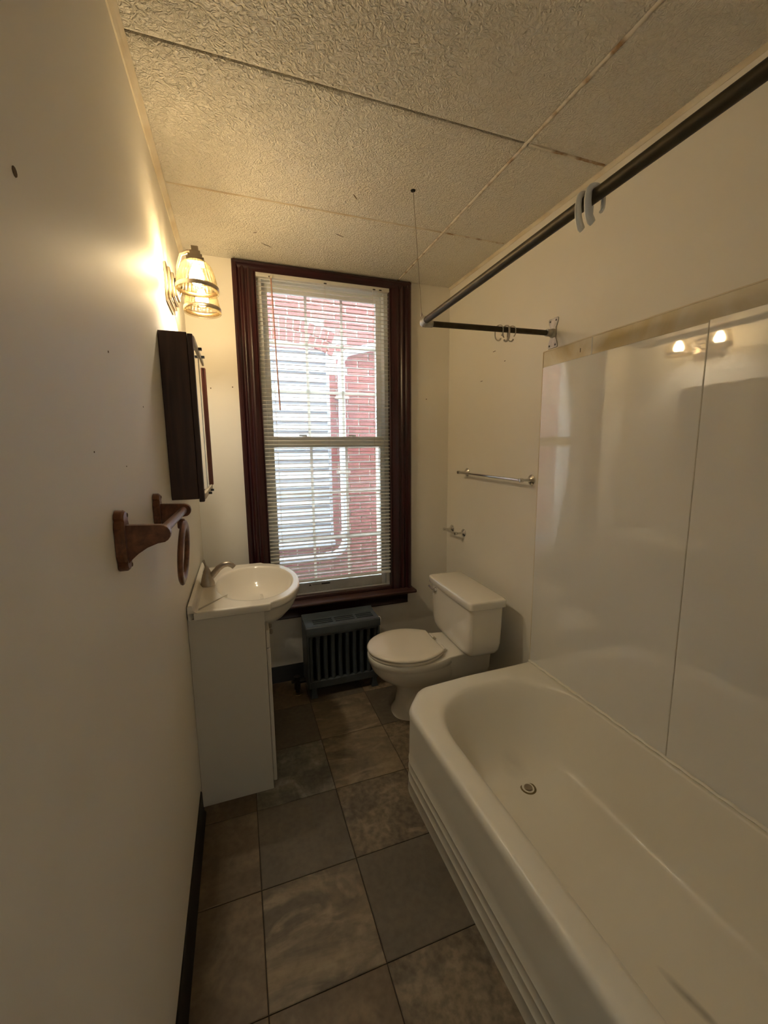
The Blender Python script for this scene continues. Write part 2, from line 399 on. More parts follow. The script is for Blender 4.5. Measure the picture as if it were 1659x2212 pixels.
ceil = struct(B(-.12, W+.1, REAR-.1, .22, H+.012, H+.10).build('ceiling', M_CEIL_GAP, loc=(W/2, -1.4, H)))
XL = 1.219
ylines = [0.0, -.608, -1.2215, -1.832, -2.442, REAR]
for i in range(5):
    for (x0, x1) in ((0, XL), (XL, W)):
        ga = .0035 if i in (1, 2) else .0025
        gy0 = .0045 if i in (1,) else .002; gy1 = .0045 if i == 2 else .002
        y1, y0 = ylines[i]-gy1*(i > 0), ylines[i+1]+gy0
        a, b = x0+(.003 if x0 else 0), x1-(.003 if x1 < W else 0)
        q = .009   # eased panel edge
        lo = [(a,y0,H+.012),(b,y0,H+.012),(b,y1,H+.012),(a,y1,H+.012)]
        md = [(p[0],p[1],H+.003) for p in lo]
        hi = [(a+q,y0+q,H),(b-q,y0+q,H),(b-q,y1-q,H),(a+q,y1-q,H)]
        MB().rings([lo, md, hi]).build('ceiling_panel', M_CEIL, ceil, loc=((a+b)/2, (y0+y1)/2, H))
# caulk bead along the long joint and stained short joint
def bead(x0, x1, y0, y1, n, w, axis):
    pts = []
    rnd = random.Random(3)
    for i in range(n+1):
        t = i/n
        j = rnd.uniform(-.0012, .0012); ww = w*rnd.uniform(.75, 1.2); d = rnd.uniform(.0006, .0022)
        if axis == 'y': y = y0+(y1-y0)*t; pts.append([(x0+j-ww, y, H+.004), (x0+j-ww*.5, y, H-d), (x0+j+ww*.5, y, H-d), (x0+j+ww, y, H+.004)])
        else: x = x0+(x1-x0)*t; pts.append([(x, y0+j-ww, H+.004), (x, y0+j-ww*.5, H-d), (x, y0+j+ww*.5, H-d), (x, y0+j+ww, H+.004)])
    return MB().rings(pts)
bead(XL, XL, -2.9, -.002, 140, .0085, 'y').build('joint_caulk', M_BEAD, ceil, smooth=60)
bead(XL+.01, W-.02, -1.2245, -1.2245, 30, .0075, 'x').build('joint_caulk', M_BEAD, ceil, smooth=60)
bead(XL+.01, W-.02, -.6085, -.6085, 30, .005, 'x').build('joint_caulk', M_BEAD, ceil, smooth=60)
bead(.02, XL-.01, -.6085, -.6085, 60, .0042, 'x').build('joint_caulk', M_STRIP, ceil, smooth=60)
MB().lathe([(.001,-.006),(.0075,-.0045),(.010,-.001),(.0105,.002)], (.949,-.866,H), n=9).build('hook_hole', M_DARK, ceil)
for (x, y, l, a) in ((.42,-.22,.06,.5), (.36,-.33,.02,-.6), (.74,-.75,.04,.9), (.75,-.43,.05,.4)):   # brown scratches
    ov = [(x+cos(a)*l*.5*cos(t)-sin(a)*.0022*sin(t), y+sin(a)*l*.5*cos(t)+cos(a)*.0022*sin(t)) for t in [2*pi*k/10 for k in range(10)]]
    MB().prism(ov, 'z', H-.0006, H+.001).build('scratch_mark', M_STAIN, ceil)

wl = struct(B(-.12, -.004, REAR-.1, .22, -.1, H+.1).build('wall_left', M_WALL))
wr = struct(B(W, W+.1, REAR-.1, .22, -.1, H+.1).build('wall_right', M_WALL))
OX0, OX1, OZ0, OZ1 = .365, 1.168, .505, 2.470
wb = MB()
wb.box(-.004, OX0, 0, .20, -.1, H+.1); wb.box(OX1, W, 0, .20, -.1, H+.1); wb.box(OX0, OX1, 0, .20, -.1, OZ0); wb.box(OX0, OX1, 0, .20, OZ1, H+.1)
wb = struct(wb.build('wall_back', M_WALL))
# rear wall with the open doorway the picture is taken from, and the unseen hall beyond, its small window added to light the room
DX0, DX1, DZ = .03, .79, 2.04
wre = MB(); wre.box(-.004, DX0, REAR-.1, REAR, -.1, H+.1); wre.box(DX1, W, REAR-.1, REAR, -.1, H+.1); wre.box(DX0, DX1, REAR-.1, REAR, DZ, H+.1)
struct(wre.build('wall_rear', M_WALL))
HX0, HX1, HY = -.70, 2.10, -4.90
struct(B(HX0, HX1, HY, REAR-.1, -.1, 0).build('floor_hall', M_TILES['b']))
struct(B(HX0, HX1, HY, REAR-.1, H, H+.1).build('ceiling_hall', M_WALL))
struct(B(HX0-.1, HX0, HY-.1, REAR, -.1, H+.1).build('wall_hall_left', M_WALL))
hr_ = MB(); hr_.box(HX1, HX1+.1, HY-.1, HWY0, -.1, H+.1); hr_.box(HX1, HX1+.1, HWY1, REAR, -.1, H+.1); hr_.box(HX1, HX1+.1, HWY0, HWY1, -.1, HWZ0); hr_.box(HX1, HX1+.1, HWY0, HWY1, HWZ1, H+.1)
struct(hr_.build('wall_hall_right', M_WALL))
struct(B(HX0, -.12, REAR-.1, REAR, -.1, H+.1).build('wall_hall_front', M_WALL))
struct(B(W+.1, HX1, REAR-.1, REAR, -.1, H+.1).build('wall_hall_return', M_WALL))
struct(B(HX0, HX1, HY-.1, HY, -.1, H+.1).build('wall_hall_rear', M_WALL))
struct(B(.80, W, -2.56, -2.462, 0, H).build('wall_tub_end', M_WALL))
# nail holes and scuffs on the left wall
def disc(mb_axis, c, r, m, parent, name):
    MB().lathe([(r,-.0006),(r*.9,.0008)], c, mb_axis, 10).build(name, m, parent)
for y, z, r in ((-1.919,1.788,.006),(-1.60,1.66,.0022),(-1.32,1.585,.002),(-1.75,1.47,.0016),(-1.55,1.44,.0015)):
    disc('x', (-.004,y,z), r, M_STAIN, wl, 'nail_hole')
for y, z, l in ((-.40,1.86,.010),(-.52,2.00,.012),(-.62,1.93,.006)):
    B(W-.0008, W+.001, y-l, y+l, z-.0015, z+.0015).build('scuff_mark', M_STAIN, wr)
for x, z in ((1.42,1.80),(.10,1.82),(.215,1.83)):
    MB().lathe([(.0035,-.0006),(.003,.0008)], (x,-.0004,z), 'y', 8).build('scuff_mark', M_STAIN, wb)
# ceiling edge strips
def edge_strip(name, x0, x1):
    s = 1 if x0 < .5 else -1
    xa = -.004 if s > 0 else W
    k = 1. if s > 0 else .6
    out = [(xa, H-.022*k), (xa+s*.004*k, H-.022*k), (xa+s*.012*k, H-.012*k), (xa+s*.020*k, H-.004*k), (xa+s*.020*k, H+.002), (xa, H+.002)]
    return struct(MB().prism(out, 'y', REAR, -.001).build(name, M_STRIP))
edge_strip('trim_1', 0, 0); edge_strip('trim_2', W, W)
# black vinyl cove base
def cove(t): return [(0,0),(t*.95,0),(t*.95,.006),(t*.45,.02),(t*.35,.10),(t*.2,.104),(0,.104)]
c = cove(.016)
struct(MB().prism([(-.004+a, b) for a, b in c], 'y', REAR, -.90).build('baseboard_left', M_BLACK, smooth=50))
struct(MB().rings([[(.31, -a, b) for a, b in c], [(W-.001, -a, b) for a, b in c]]).build('baseboard_back', M_BLACK, smooth=50))
struct(MB().rings([[(W-a, -.916, b) for a, b in c], [(W-a, -.02, b) for a, b in c]]).build('baseboard_right', M_BLACK, smooth=50))

# shower surround on the right wall
def panel(y0, y1, z0, z1, t, m, name, bev=.0012): return B(W-t, W+.001, y0, y1, z0, z1).build(name, m, wr, bevel=bev)
panel(-1.643, -.921, .384, 1.840, .0035, M_PANEL, 'wall_panel')
panel(-2.460, -1.646, .384, 1.846, .0035, M_PANEL, 'wall_panel')
panel(-1.199, -.921, 1.841, 1.908, .0012, M_BAND, 'adhesive_strip', .0004)
panel(-2.460, -1.201, 1.841, 1.908, .0014, M_BAND, 'adhesive_strip', .0004)
panel(-2.460, -.919, 1.908, 1.9125, .0035, M_STRIP, 'strip_ledge', .001)
panel(-1.2025, -1.1975, 1.841, 1.908, .0026, M_PANEL, 'joint_sliver', .0006)
panel(-.9215, -.9175, .384, 1.908, .0042, M_STRIP, 'panel_edging', .001)
panel(-1.6462, -1.6428, .384, 1.845, .0042, M_GREYPL, 'seam_strip', .001)
panel(-1.142, -1.139, 1.862, 1.878, .002, M_STAIN, 'scratch_mark', 0)
# caulk line where the tub meets the surround
struct(MB().tube([(W-.006, -2.458+.02*k, .384+.0015*sin(k*1.7)) for k in range(78)], .0065, 6).build('trim_3', M_TUB, smooth=60))

# ------------------------------------------------------------------ outside: house facade, neighbour wall, ground
fo = MB(); X0, X1, Z0, Z1 = -2.5, 4.2, -.9, 3.5
fo.box(X0, OX0, .20, .32, Z0, Z1); fo.box(OX1, X1, .20, .32, Z0, Z1); fo.box(OX0, OX1, .20, .32, Z0, OZ0); fo.box(OX0, OX1, .20, .32, OZ1, Z1)
struct(fo.build('wall_outside', M_FACADE))
struct(B(X0, X1, .32, 1.42, -1.0, -.9).build('floor_alley', M_GROUND))
NY = 1.40
nw = MB(); OPX0, OPX1, OPZ0, OPZ1 = .13, 1.075, .56, 2.40
NT = 3.22
nw.box(X0, OPX0, NY+.008, NY+.20, -.9, NT); nw.box(OPX1, X1, NY+.008, NY+.20, -.9, NT)
nw.box(OPX0, OPX1, NY+.008, NY+.20, -.9, OPZ0); nw.box(OPX0, OPX1, NY+.008, NY+.20, OPZ1, NT)
nwall = struct(nw.build('wall_neighbour', M_MORTAR, loc=(1., NY, -.9)))
BL, BH, MO = .203, .057, .0115
ACX, ACZ, RI, RO = .60, 1.255, 1.20, 1.40
def brick_mb(x0, x1, z0, z1, e=.0):
    b = .003
    lo = [(x0,NY+.02,z0),(x1,NY+.02,z0),(x1,NY+.02,z1),(x0,NY+.02,z1)]
    md = [(p[0],NY+b-e,p[2]) for p in lo]
    hi = [(x0+b,NY-e,z0+b),(x1-b,NY-e,z0+b),(x1-b,NY-e,z1-b),(x0+b,NY-e,z1-b)]
    return MB().rings([lo, md, hi])
far = MB(); bc = {}; nb = 0
nrow = int((NT+.9)/(BH+MO))
for r in range(nrow):
    z0 = -.9+r*(BH+MO)+MO/2; z1 = z0+BH
    off = (r % 2)*(BL+MO)/2
    x = X0+off
    while x < X1-.1:
        x0, x1 = x, x+BL; x += BL+MO
        pieces = [(x0, x1)]
        if z1 > OPZ0+.01 and z0 < OPZ1-.01:
            pieces = []
            if x0 < OPX0-.02: pieces.append((x0, min(x1, OPX0)))
            if x1 > OPX1+.02: pieces.append((max(x0, OPX1), x1))
        for a, b in pieces:
            cx, cz = (a+b)/2, (z0+z1)/2
            if cz > 2.2 and abs(cx-ACX) < .56 and sqrt((cx-ACX)**2+(cz-ACZ)**2) < RO+.02: continue
            if b-a < .02: continue
            inview = a < 1.64 and b > .36 and z1 > .10 and z0 < 2.98
            if inview and nb < 265:
                nb += 1
                key = (round(b-a,3), random.randint(0,2)); ctr = (cx, NY, cz)
                if key in bc: share(bc[key], nwall, ctr)
                else: bc[key] = brick_mb(a,b,z0,z1,key[1]*.002).build('brick', M_BRICK, nwall, loc=ctr)
            else:
                t = brick_mb(a,b,z0,z1); far.add(t.v, t.f)
fo_ = far.build('distant_bricks', M_BRICK, nwall); fo_['kind'] = 'stuff'
arcs = {}
for (ra, rb) in ((RI, RI+.094), (RI+.106, RO)):
    n = 17; half = math.asin(.53/((ra+rb)/2))
    for k in range(n):
        a = -half+2*half*(k+.5)/n
        wd = (ra+rb)/2*2*half/n-.012
        key = (ra, k % 2)
        mbk = brick_mb(-wd/2, wd/2, -(rb-ra)/2, (rb-ra)/2, .005)
        rm = (ra+rb)/2; ctr = (ACX+rm*sin(a), NY, ACZ+rm*cos(a))
        if ctr[0] < .3: continue
        if key not in arcs:
            o = mbk.build('brick', M_BRICK, nwall, loc=(0, NY, 0)); o.location = Vector(ctr)-Vector(nwall['_base']); arcs[key] = o
        else: o = share(arcs[key], nwall, ctr)
        o.rotation_euler = (0, a, 0)
# boarded-up neighbour window
bw = thing('boarded_window', (.60, NY, OPZ0), 'neighbouring window filled with white horizontal siding boards under a brick arch', 'window')
B(OPX0, OPX1, NY+.05, NY+.12, OPZ0, OPZ1+.06).build('backing_board', M_LINTEL, bw)
B(OPX0, OPX1, NY+.012, NY+.05, 2.392, 2.455).build('head_board', M_LINTEL, bw)
B(OPX0, OPX1, NY+.005, NY+.05, 2.372, 2.390).build('top_trim', M_SIDING, bw)
B(OPX0-.03, OPX1+.01, NY-.03, NY+.05, OPZ0-.03, OPZ0+.03).build('sill', M_SIDING, bw, bevel=.004)
B(1.050, OPX1, NY+.0, NY+.05, OPZ0+.03, 2.372).build('side_trim', M_SIDING, bw)
B(OPX0, OPX0+.025, NY+.0, NY+.05, OPZ0+.03, 2.372).build('side_trim', M_SIDING, bw)
nbd, z = 20, OPZ0+.03; ph = (2.372-z)/nbd; sb0 = None
for k in range(nbd):
    zz = z+k*ph; ctr = (.60, NY+.02, zz)
    if sb0 is None:
        out = [(NY+.006, zz), (NY+.006, zz+.012), (NY+.034, zz+ph+.004), (NY+.045, zz+ph+.004), (NY+.045, zz)]
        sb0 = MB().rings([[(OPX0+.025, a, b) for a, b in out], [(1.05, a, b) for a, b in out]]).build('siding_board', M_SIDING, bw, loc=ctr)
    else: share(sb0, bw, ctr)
# white conduit pipe
pp = thing('drain_pipe', (1.18, NY-.045, .44), 'white pipe running up the brick wall beside the boarded window', 'pipe')
py = NY-.045
path = [(-.6, py, .41), (.3, py, .435), (1.02, py, .445)] + [(1.02+.16*sin(t), py, .605-.16*cos(t)) for t in [pi/2*k/8 for k in range(1, 9)]] + \
       [(1.18, py, 1.4), (1.18, py, 2.26)] + [(1.31-.13*cos(t), py, 2.26+.13*sin(t)) for t in [pi/2*.86*k/8 for k in range(1, 9)]] + [(1.9, py, 2.55), (2.6, py, 2.75)]
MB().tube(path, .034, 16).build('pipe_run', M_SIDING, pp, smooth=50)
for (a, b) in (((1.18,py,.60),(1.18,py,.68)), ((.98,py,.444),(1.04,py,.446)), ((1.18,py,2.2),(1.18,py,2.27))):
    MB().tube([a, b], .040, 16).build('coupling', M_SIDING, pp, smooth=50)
for z in (1.25, 1.95): B(1.12, 1.24, NY-.085, NY+.002, z, z+.025).build('pipe_strap', M_GALV, pp)

# ------------------------------------------------------------------ window: casing, sashes, blind
tw = struct(thing('trim_4', (.766, 0, .42)))
def casing_profile(w):  # across the width (0 outer .. w inner), depth from wall
    return [(0,0),(0,.036),(.010,.043),(.022,.041),(.028,.028),(.034,.022),(.040,.022),(.046,.029),(.053,.031),(.060,.028),(.066,.021),(.073,.021),(.080,.028),(.087,.030),(.094,.026),(w-.014,.022),(w-.004,.020),(w,.014),(w,0)]
LW, RW = OX0-.247, 1.296-OX1
for x0, s, w in ((.247, 1, LW), (1.296, -1, RW)):
    pr = [(x0+s*a, -d) for a, d in casing_profile(w)]
    MB().prism(pr, 'z', .531, 2.494).build('casing_board', M_CASING, tw, smooth=35)
hp = [(0,0),(0,.036),(.008,.042),(.016,.040),(.022,.030),(.030,.026),(.041,.020),(.044,.014),(.044,0)]
MB().rings([[(.249, -d-.002, 2.4945-a) for a, d in hp], [(1.294, -d-.002, 2.4945-a) for a, d in hp]]).build('head_casing', M_CASING_H, tw, smooth=35)
sp = [(.03,.506),(-.070,.506),(-.085,.508),(-.094,.514),(-.097,.521),(-.094,.528),(-.086,.531),(.03,.531)]
MB().rings([[(.230,a,b) for a,b in sp],[(1.312,a,b) for a,b in sp]]).build('stool', M_SILL, tw, smooth=40, bevel=.002)
ap = [(0,.505),(-.030,.505),(-.028,.49),(-.020,.478),(-.018,.44),(-.022,.428),(-.018,.421),(0,.421)]
MB().rings([[(.265,a,b) for a,b in ap],[(1.276,a,b) for a,b in ap]]).build('apron', M_CASING_H, tw, smooth=40)
B(OX0, OX1, -.012, .03, .531, .552).build('stop_moulding', M_SILL, tw, bevel=.004)
B(OX1-.010, OX1, -.018, .02, .531, 2.45).build('jamb_stop', M_CASING, tw, bevel=.002)
B(OX0, OX0+.006, -.018, .02, .531, 2.45).build('jamb_stop', M_CASING, tw, bevel=.002)

wn = struct(thing('window_1', (.766, .06, .53)))
fr = MB(); fr.box(OX0, .398, .022, .14, .535, OZ1); fr.box(1.136, OX1, .022, .14, .535, OZ1); fr.box(.398, 1.136, .022, .14, 2.432, OZ1); fr.box(.398, 1.136, .030, .14, .535, .560)
fr.build('window_frame', M_VINYL, wn, bevel=.002)
B(OX0, OX1, .022, .20, .505, .535).build('outer_sill', M_VINYL, wn)
def sash(y0, y1, x0, x1, z0, z1, gx0, gx1, gz0, gz1, ncol, nrow, mrail):
    s = MB(); s.box(x0, gx0, y0, y1, z0, z1); s.box(gx1, x1, y0, y1, z0, z1); s.box(gx0, gx1, y0, y1, gz1, z1)
    o = s.build('sash_frame', M_VINYL, wn, bevel=.002, loc=((x0+x1)/2, y0, z0))
    B(gx0, gx1, y0-.004, y1, z0, gz0).build('sash_rail', mrail, o, bevel=.003)
    ym = (y0+y1)/2
    B(gx0-.004, gx1+.004, ym-.009, ym-.006, gz0-.004, gz1+.004).build('pane', M_GLASS, o)
    for k in range(1, ncol):
        xx = gx0+(gx1-gx0)*k/ncol; B(xx-.008, xx+.008, ym-.003, ym+.003, gz0, gz1).build('grille_bar', M_GRILLE, o)
    for k in range(1, nrow):
        zz = gz0+(gz1-gz0)*k/nrow; B(gx0, gx1, ym-.0028, ym+.0032, zz-.008, zz+.008).build('grille_bar', M_GRILLE, o)
    return o
up = sash(.085, .115, .398, 1.136, 1.49, 2.432, .436, 1.102, 1.552, 2.390, 3, 3, M_VINYL)
lo = sash(.040, .070, .398, 1.136, .560, 1.552, .430, 1.108, .622, 1.492, 3, 3, M_RAILW)
la = MB(); la.lathe([(.016,0),(.016,.006),(.010,.012)], (.62,.055,1.552), n=14); la.box(.585,.63,.045,.06,1.560,1.568)
la.build('sash_latch', M_VINYL, lo)
la = MB(); la.lathe([(.016,0),(.016,.006),(.010,.012)], (.93,.055,1.552), n=14); la.box(.90,.945,.045,.06,1.560,1.568)
la.build('sash_latch', M_VINYL, lo)
lb = MB(); lb.prism([(.606,.602),(.622,.602),(.614,.614)], 'y', .0345, .0358); lb.box(.688,.745,.0345,.0358,.603,.612)
lb.build('warning_print', M_LABEL, lo)
B(.628, .682, .0345, .0358, .604, .611).build('warning_print', M_LABELG, lo)

bl = thing('venetian_blind', (.76, -.002, .645), 'cream venetian blind with open horizontal slats hanging in the dark wooden window', 'window blind')
BX0, BX1 = .372, 1.155
hr = MB(); hr.box(BX0-.004, BX1+.004, -.016, .014, 2.430, 2.458)
hr.build('headrail', M_SLAT, bl, bevel=.002)
PITCH = .0230; ns = int((2.425-.668)/PITCH)
def slat_mb(x0, x1, z):
    pts_t, pts_b = [], []
    for k in range(5):
        u = -1+k/2; yy = u*.0125; zc = .0016*(1-u*u)
        ti = radians(7)
        y2, z2 = yy*cos(ti)-zc*sin(ti), yy*sin(ti)+zc*cos(ti)
        pts_t.append((y2-.002, z+z2+.0004)); pts_b.append((y2-.002, z+z2-.0004))
    out = pts_t+pts_b[::-1]
    return MB().rings([[(x0,a,b) for a,b in out],[(x1,a,b) for a,b in out]])
sl0 = None
for k in range(ns):
    z = .668+PITCH*(k+.5)
    ctr = ((BX0+BX1)/2, -.002, z)
    if sl0 is None: sl0 = slat_mb(BX0, BX1, z).build('slat', M_SLAT, bl, smooth=40, loc=ctr)
    else:
        o = share(sl0, bl, ctr); o.rotation_euler = (radians(random.uniform(-2.5, 2.5)), 0, 0)
B(BX0, BX1, -.014, .010, .645, .662).build('bottom_rail', M_SLAT, bl, bevel=.003)
for x in (.448, .76, 1.085):
    c1 = MB(); 
    for yy in (-.0165, .0125): c1.tube([(x, yy, .655), (x, yy, 2.432)], .0007, 5)
    c1.build('ladder_cord', M_CORD, bl)
MB().tube([(1.05,-.018,2.435),(1.052,-.019,1.9),(1.05,-.018,1.30)], .0011, 6).build('lift_cord', M_CORD, bl)
MB().tube([(.452,-.024,2.428),(.462,-.025,2.0),(.470,-.025,1.705)], [.0036,.0036,.0042], 8).build('tilt_wand', M_WAND, bl, smooth=60)
wh = MB(); wh.box(.446,.458,-.030,-.012,2.422,2.436); wh.build('wand_hook', M_GREYPL, bl)
for x in (.448, .76, 1.06, 1.10): B(x-.008, x+.008, -.0172, -.015, 2.431, 2.437).build('cord_slot', M_LABEL, bl)

# ------------------------------------------------------------------ bathtub
TX, TYc = 1.248, -1.68
def ray_poly(c, d, poly):
    best = 0
    for i in range(len(poly)):
        a, b = Vector(poly[i]), Vector(poly[(i+1) % len(poly)])
        e = b-a; den = d.x*e.y-d.y*e.x
        if abs(den) < 1e-12: continue
        w_ = a-c; t = (w_.x*e.y-w_.y*e.x)/den; u = (w_.x*d.y-w_.y*d.x)/den
        if t > 0 and -1e-9 <= u <= 1+1e-9: best = max(best, t)
    return best
def round_poly(pts, rad, n=6):
    out = []
    for i, p in enumerate(pts):
        r = rad[i]; p = Vector(p); a = Vector(pts[i-1]); b = Vector(pts[(i+1) % len(pts)])
        if r <= 0: out.append(tuple(p)); continue
        p0 = p+(a-p).normalized()*r; p1 = p+(b-p).normalized()*r
        for k in range(n+1):
            t = k/n; q = p0*(1-t)**2+p*2*t*(1-t)+p1*t*t; out.append(tuple(q))
    return out
tubO = round_poly([(1.581,-.917),(.950,-.928),(.838,-1.060),(.846,-2.455),(1.581,-2.455)], [0,.045,.05,.02,0])
tubA = round_poly([(1.581,-.920),(.946,-.930),(.832,-1.060),(.834,-2.455),(1.581,-2.455)], [0,.045,.05,.02,0])
def stadium(hw, ya, yb, ea, eb, n=40, cx=TX, ex=2.2):
    pts = []
    for k in range(n+1):
        t = pi*k/n; cs, sn = cos(t), sin(t)
        pts.append((cx+hw*math.copysign(abs(cs)**(2/ex), cs), ya-ea+ea*sn**(2/ex)))
    for k in range(n+1):
        t = pi+pi*k/n; cs, sn = cos(t), sin(t)
        pts.append((cx+hw*math.copysign(abs(cs)**(2/ex), cs), yb+eb-eb*abs(sn)**(2/ex)))
    return pts
tubI = stadium(.310, -1.020, -2.36, .30, .20, n=80, ex=2.4)
tubB = stadium(.225, -1.225, -2.22, .21, .18, n=80, ex=2.4)
cc = Vector((TX, TYc)); dirs = [(Vector(p)-cc).normalized() for p in tubI]
pO = [cc+d*ray_poly(cc, d, tubO) for d in dirs]; pA = [cc+d*ray_poly(cc, d, tubA) for d in dirs]
for q in ((1.581,-.917), (1.581,-2.455)):           # keep the square corners at the wall
    k = min(range(len(pO)), key=lambda k: (pO[k]-Vector(q)).length); pO[k] = Vector(q); pA[k] = Vector(q)
pI = [Vector(p) for p in tubI]; pB = [Vector(p) for p in tubB]
rollw = [1. if p.x < 1.0 else (max(.25, 1-(p.x-1.0)*4) if p.x < 1.50 and p.y > -1.5 else (0. if p.x > 1.57 else .2)) for p in pO]
def mixp(a, b, t, add=0): return [p*(1-t)+q*t+d*add for p, q, d in zip(a, b, dirs)]
def ring(pp, z): return [(p.x, p.y, z) for p in pp]
def rim(t, z, add=0): return [(p.x, p.y, .380-(.380-z)*w) for p, w in zip(mixp(pO, pI, t, add), rollw)]
R_ = [ring(pA, .001)]
for z in (.056, .104, .143):        # three slim raised beads along the apron
    f = z/.32
    R_ += [ring(mixp(pA,pO,f,-.003), z-.0045), ring(mixp(pA,pO,f,-.0006), z-.002), ring(mixp(pA,pO,f,.0002), z), ring(mixp(pA,pO,f,-.0006), z+.002), ring(mixp(pA,pO,f,-.003), z+.0045)]
R_ += [ring(mixp(pA,pO,.6,-.003), .20), ring(mixp(pA,pO,.95,-.003), .312), rim(0, .336, -.003), rim(0, .352), rim(.025, .3650), rim(.075, .3740), rim(.15, .3788), rim(.26, .380),
       rim(.58, .380), rim(.78, .3785)]
R_ += [[(p.x, p.y, z) for p in mixp(pO, pI, t)] for t, z in ((.91, .3740),)] + [ring(pI, .364)]
cb = [mixp(pI, pB, 1)]
ctr = [cc]*len(pB)
for t, z in ((.05,.348),(.11,.326),(.20,.288),(.32,.240),(.46,.192),(.60,.152),(.74,.122),(.87,.102),(1.0,.090)): R_.append(ring(mixp(pI, pB, t), z))
for t, z in ((.08,.0835),(.22,.079),(.45,.0765),(.8,.0755)): R_.append(ring(mixp(pB, ctr, t), z))
tub = thing('bathtub', (TX, TYc, 0), 'cream enamel bathtub with ridged apron against the glossy wall panels', 'bathtub')
MB().rings(R_, False, True).build('tub_shell', M_TUB, tub, smooth=70)
DX, DY = 1.272, -1.318
dr = MB().lathe([(.033,.000),(.032,.003),(.026,.0035),(.024,.0010)], (DX,DY,.0775), n=28).build('drain', M_BRASS, tub, smooth=40)
MB().lathe([(.017,.000),(.016,.006),(.006,.009)], (DX,DY,.0785), n=20).build('drain_stopper', M_NICKEL, dr, smooth=50)

# ------------------------------------------------------------------ toilet
TA = radians(2.5); TO = Vector((1.505, -.575, 0)); fw = Vector((-cos(TA), sin(TA), 0)); lt = Vector((sin(TA), cos(TA), 0))   # lt: towards the window
def tp(u, v, z): return tuple(TO+fw*u+lt*v+Vector((0,0,z)))
def sup(u0, u1, hw, z, ex=2.2, n=56, exb=None):
    pts = []; uc = (u0+u1)/2; h = (u1-u0)/2
    for k in range(n):
        t = 2*pi*k/n; cs, sn = cos(t), sin(t)
        e = ex if cs > 0 or exb is None else exb
        pts.append(tp(uc+h*math.copysign(abs(cs)**(2/e), cs), hw*math.copysign(abs(sn)**(2/e), sn), z))
    return pts
to = thing('toilet', tp(.36, 0, 0), 'cream two-piece toilet with closed lid between the radiator and the tub', 'toilet')
bowl = MB().rings([sup(.10,.548,.118,0,2.6), sup(.10,.545,.116,.018,2.6), sup(.12,.525,.104,.05,2.5), sup(.14,.515,.098,.12,2.4), sup(.15,.525,.102,.165,2.3),
                   sup(.15,.575,.128,.205,2.2), sup(.15,.630,.160,.245,2.15), sup(.16,.660,.180,.285,2.1), sup(.17,.672,.188,.318,2.1), sup(.172,.673,.189,.326,2.1),
                   sup(.168,.680,.194,.332,2.1), sup(.168,.681,.195,.360,2.1), sup(.172,.678,.191,.366,2.1)])
bowl.build('bowl', M_PORC, to, smooth=50)
def trap(z, hb, hf, u0=.0, u1=.34): return [tp(u0,-hb,z), tp(u0+.02,-hb-.006,z), tp(u1*.5,-(hb+hf)/2,z), tp(u1,-hf,z), tp(u1,hf,z), tp(u1*.5,(hb+hf)/2,z), tp(u0+.02,hb+.006,z), tp(u0,hb,z)]
MB().rings([trap(.165,.075,.09,.05), trap(.20,.105,.12,.02), trap(.25,.118,.14,.005), trap(.335,.122,.16), trap(.362,.124,.165), trap(.368,.120,.160,.004)]).build('rear_deck', M_PORC, to, smooth=50, bevel=.004)
def lid_ring(z, s=0.):
    pts = []
    n = 60; u0, u1, hw = .288+s, .680-s, .198-s
    uc = .46
    for k in range(n):
        t = 2*pi*k/n; cs, sn = cos(t), sin(t)
        if cs >= 0: u = uc+(u1-uc)*abs(cs)**(2/2.1); v = hw*math.copysign(abs(sn)**(2/2.1), sn)
        else:
            u = uc-(uc-u0)*abs(cs)**(2/3.2); v = hw*math.copysign(abs(sn)**(2/2.1), sn)
            f_ = (uc-u)/(uc-u0); v = math.copysign(max(0, min(abs(v) if f_ < .98 else abs(v), (hw*(1-.34*f_**1.6)))), sn) if abs(v) > 1e-6 else v
            if f_ > .999: v = max(-hw*.66, min(hw*.66, v))
        pts.append(tp(u, v, z))
    return pts
# seat (ring under the lid) and lid as flat-backed ovals
def oval(z, s=0.):
    hw, u0, uc, u1 = .198-s, .290+s, .455, .682-s
    pts = [tp(u0, -hw*.64, z)]
    N = 44
    for k in range(N+1):
        t = -pi/2-.62+(pi+1.24)*k/N
        if abs(t) <= pi/2: u = uc+(u1-uc)*cos(t); v = hw*sin(t)
        else:
            a = abs(t)-pi/2; u = uc-(uc-u0)*sin(a)/sin(.62)*.985; v = math.copysign(hw*(1-(1-.66)*(sin(a)/sin(.62))**2), t)
        pts.append(tp(u, v, z))
    pts.append(tp(u0, hw*.64, z))
    return pts
MB().rings([oval(.3665,.014), oval(.370,.006), oval(.378,.004), oval(.384,.008)]).build('seat', M_SEAT, to, smooth=50)
MB().rings([oval(.3865,.010), oval(.389,.002), oval(.395,.000), oval(.401,.003), oval(.4045,.012), oval(.4065,.05), oval(.407,.12)]).build('lid', M_SEAT, to, smooth=60)
for v in (-.075, .075):
    h = MB(); h.tube([tp(.275, v-.028, .384), tp(.275, v+.028, .384)], .009, 10); h.lathe([(.013,.366),(.013,.374),(.008,.378)], tp(.262, v, 0), n=12)
    h.build('hinge', M_SEAT, to, smooth=40)
tank = []
for z, u0, u1, hw, e in ((.372,.040,.175,.185,6), (.377,.026,.188,.207,7), (.390,.016,.197,.226,8), (.412,.011,.201,.237,10), (.45,.009,.203,.243,12), (.56,.008,.206,.250,12), (.662,.008,.208,.256,12)):
    tank.append(sup(u0, u1, hw, z, e, 72))
MB().rings(tank).build('tank', M_PORC, to, smooth=50)
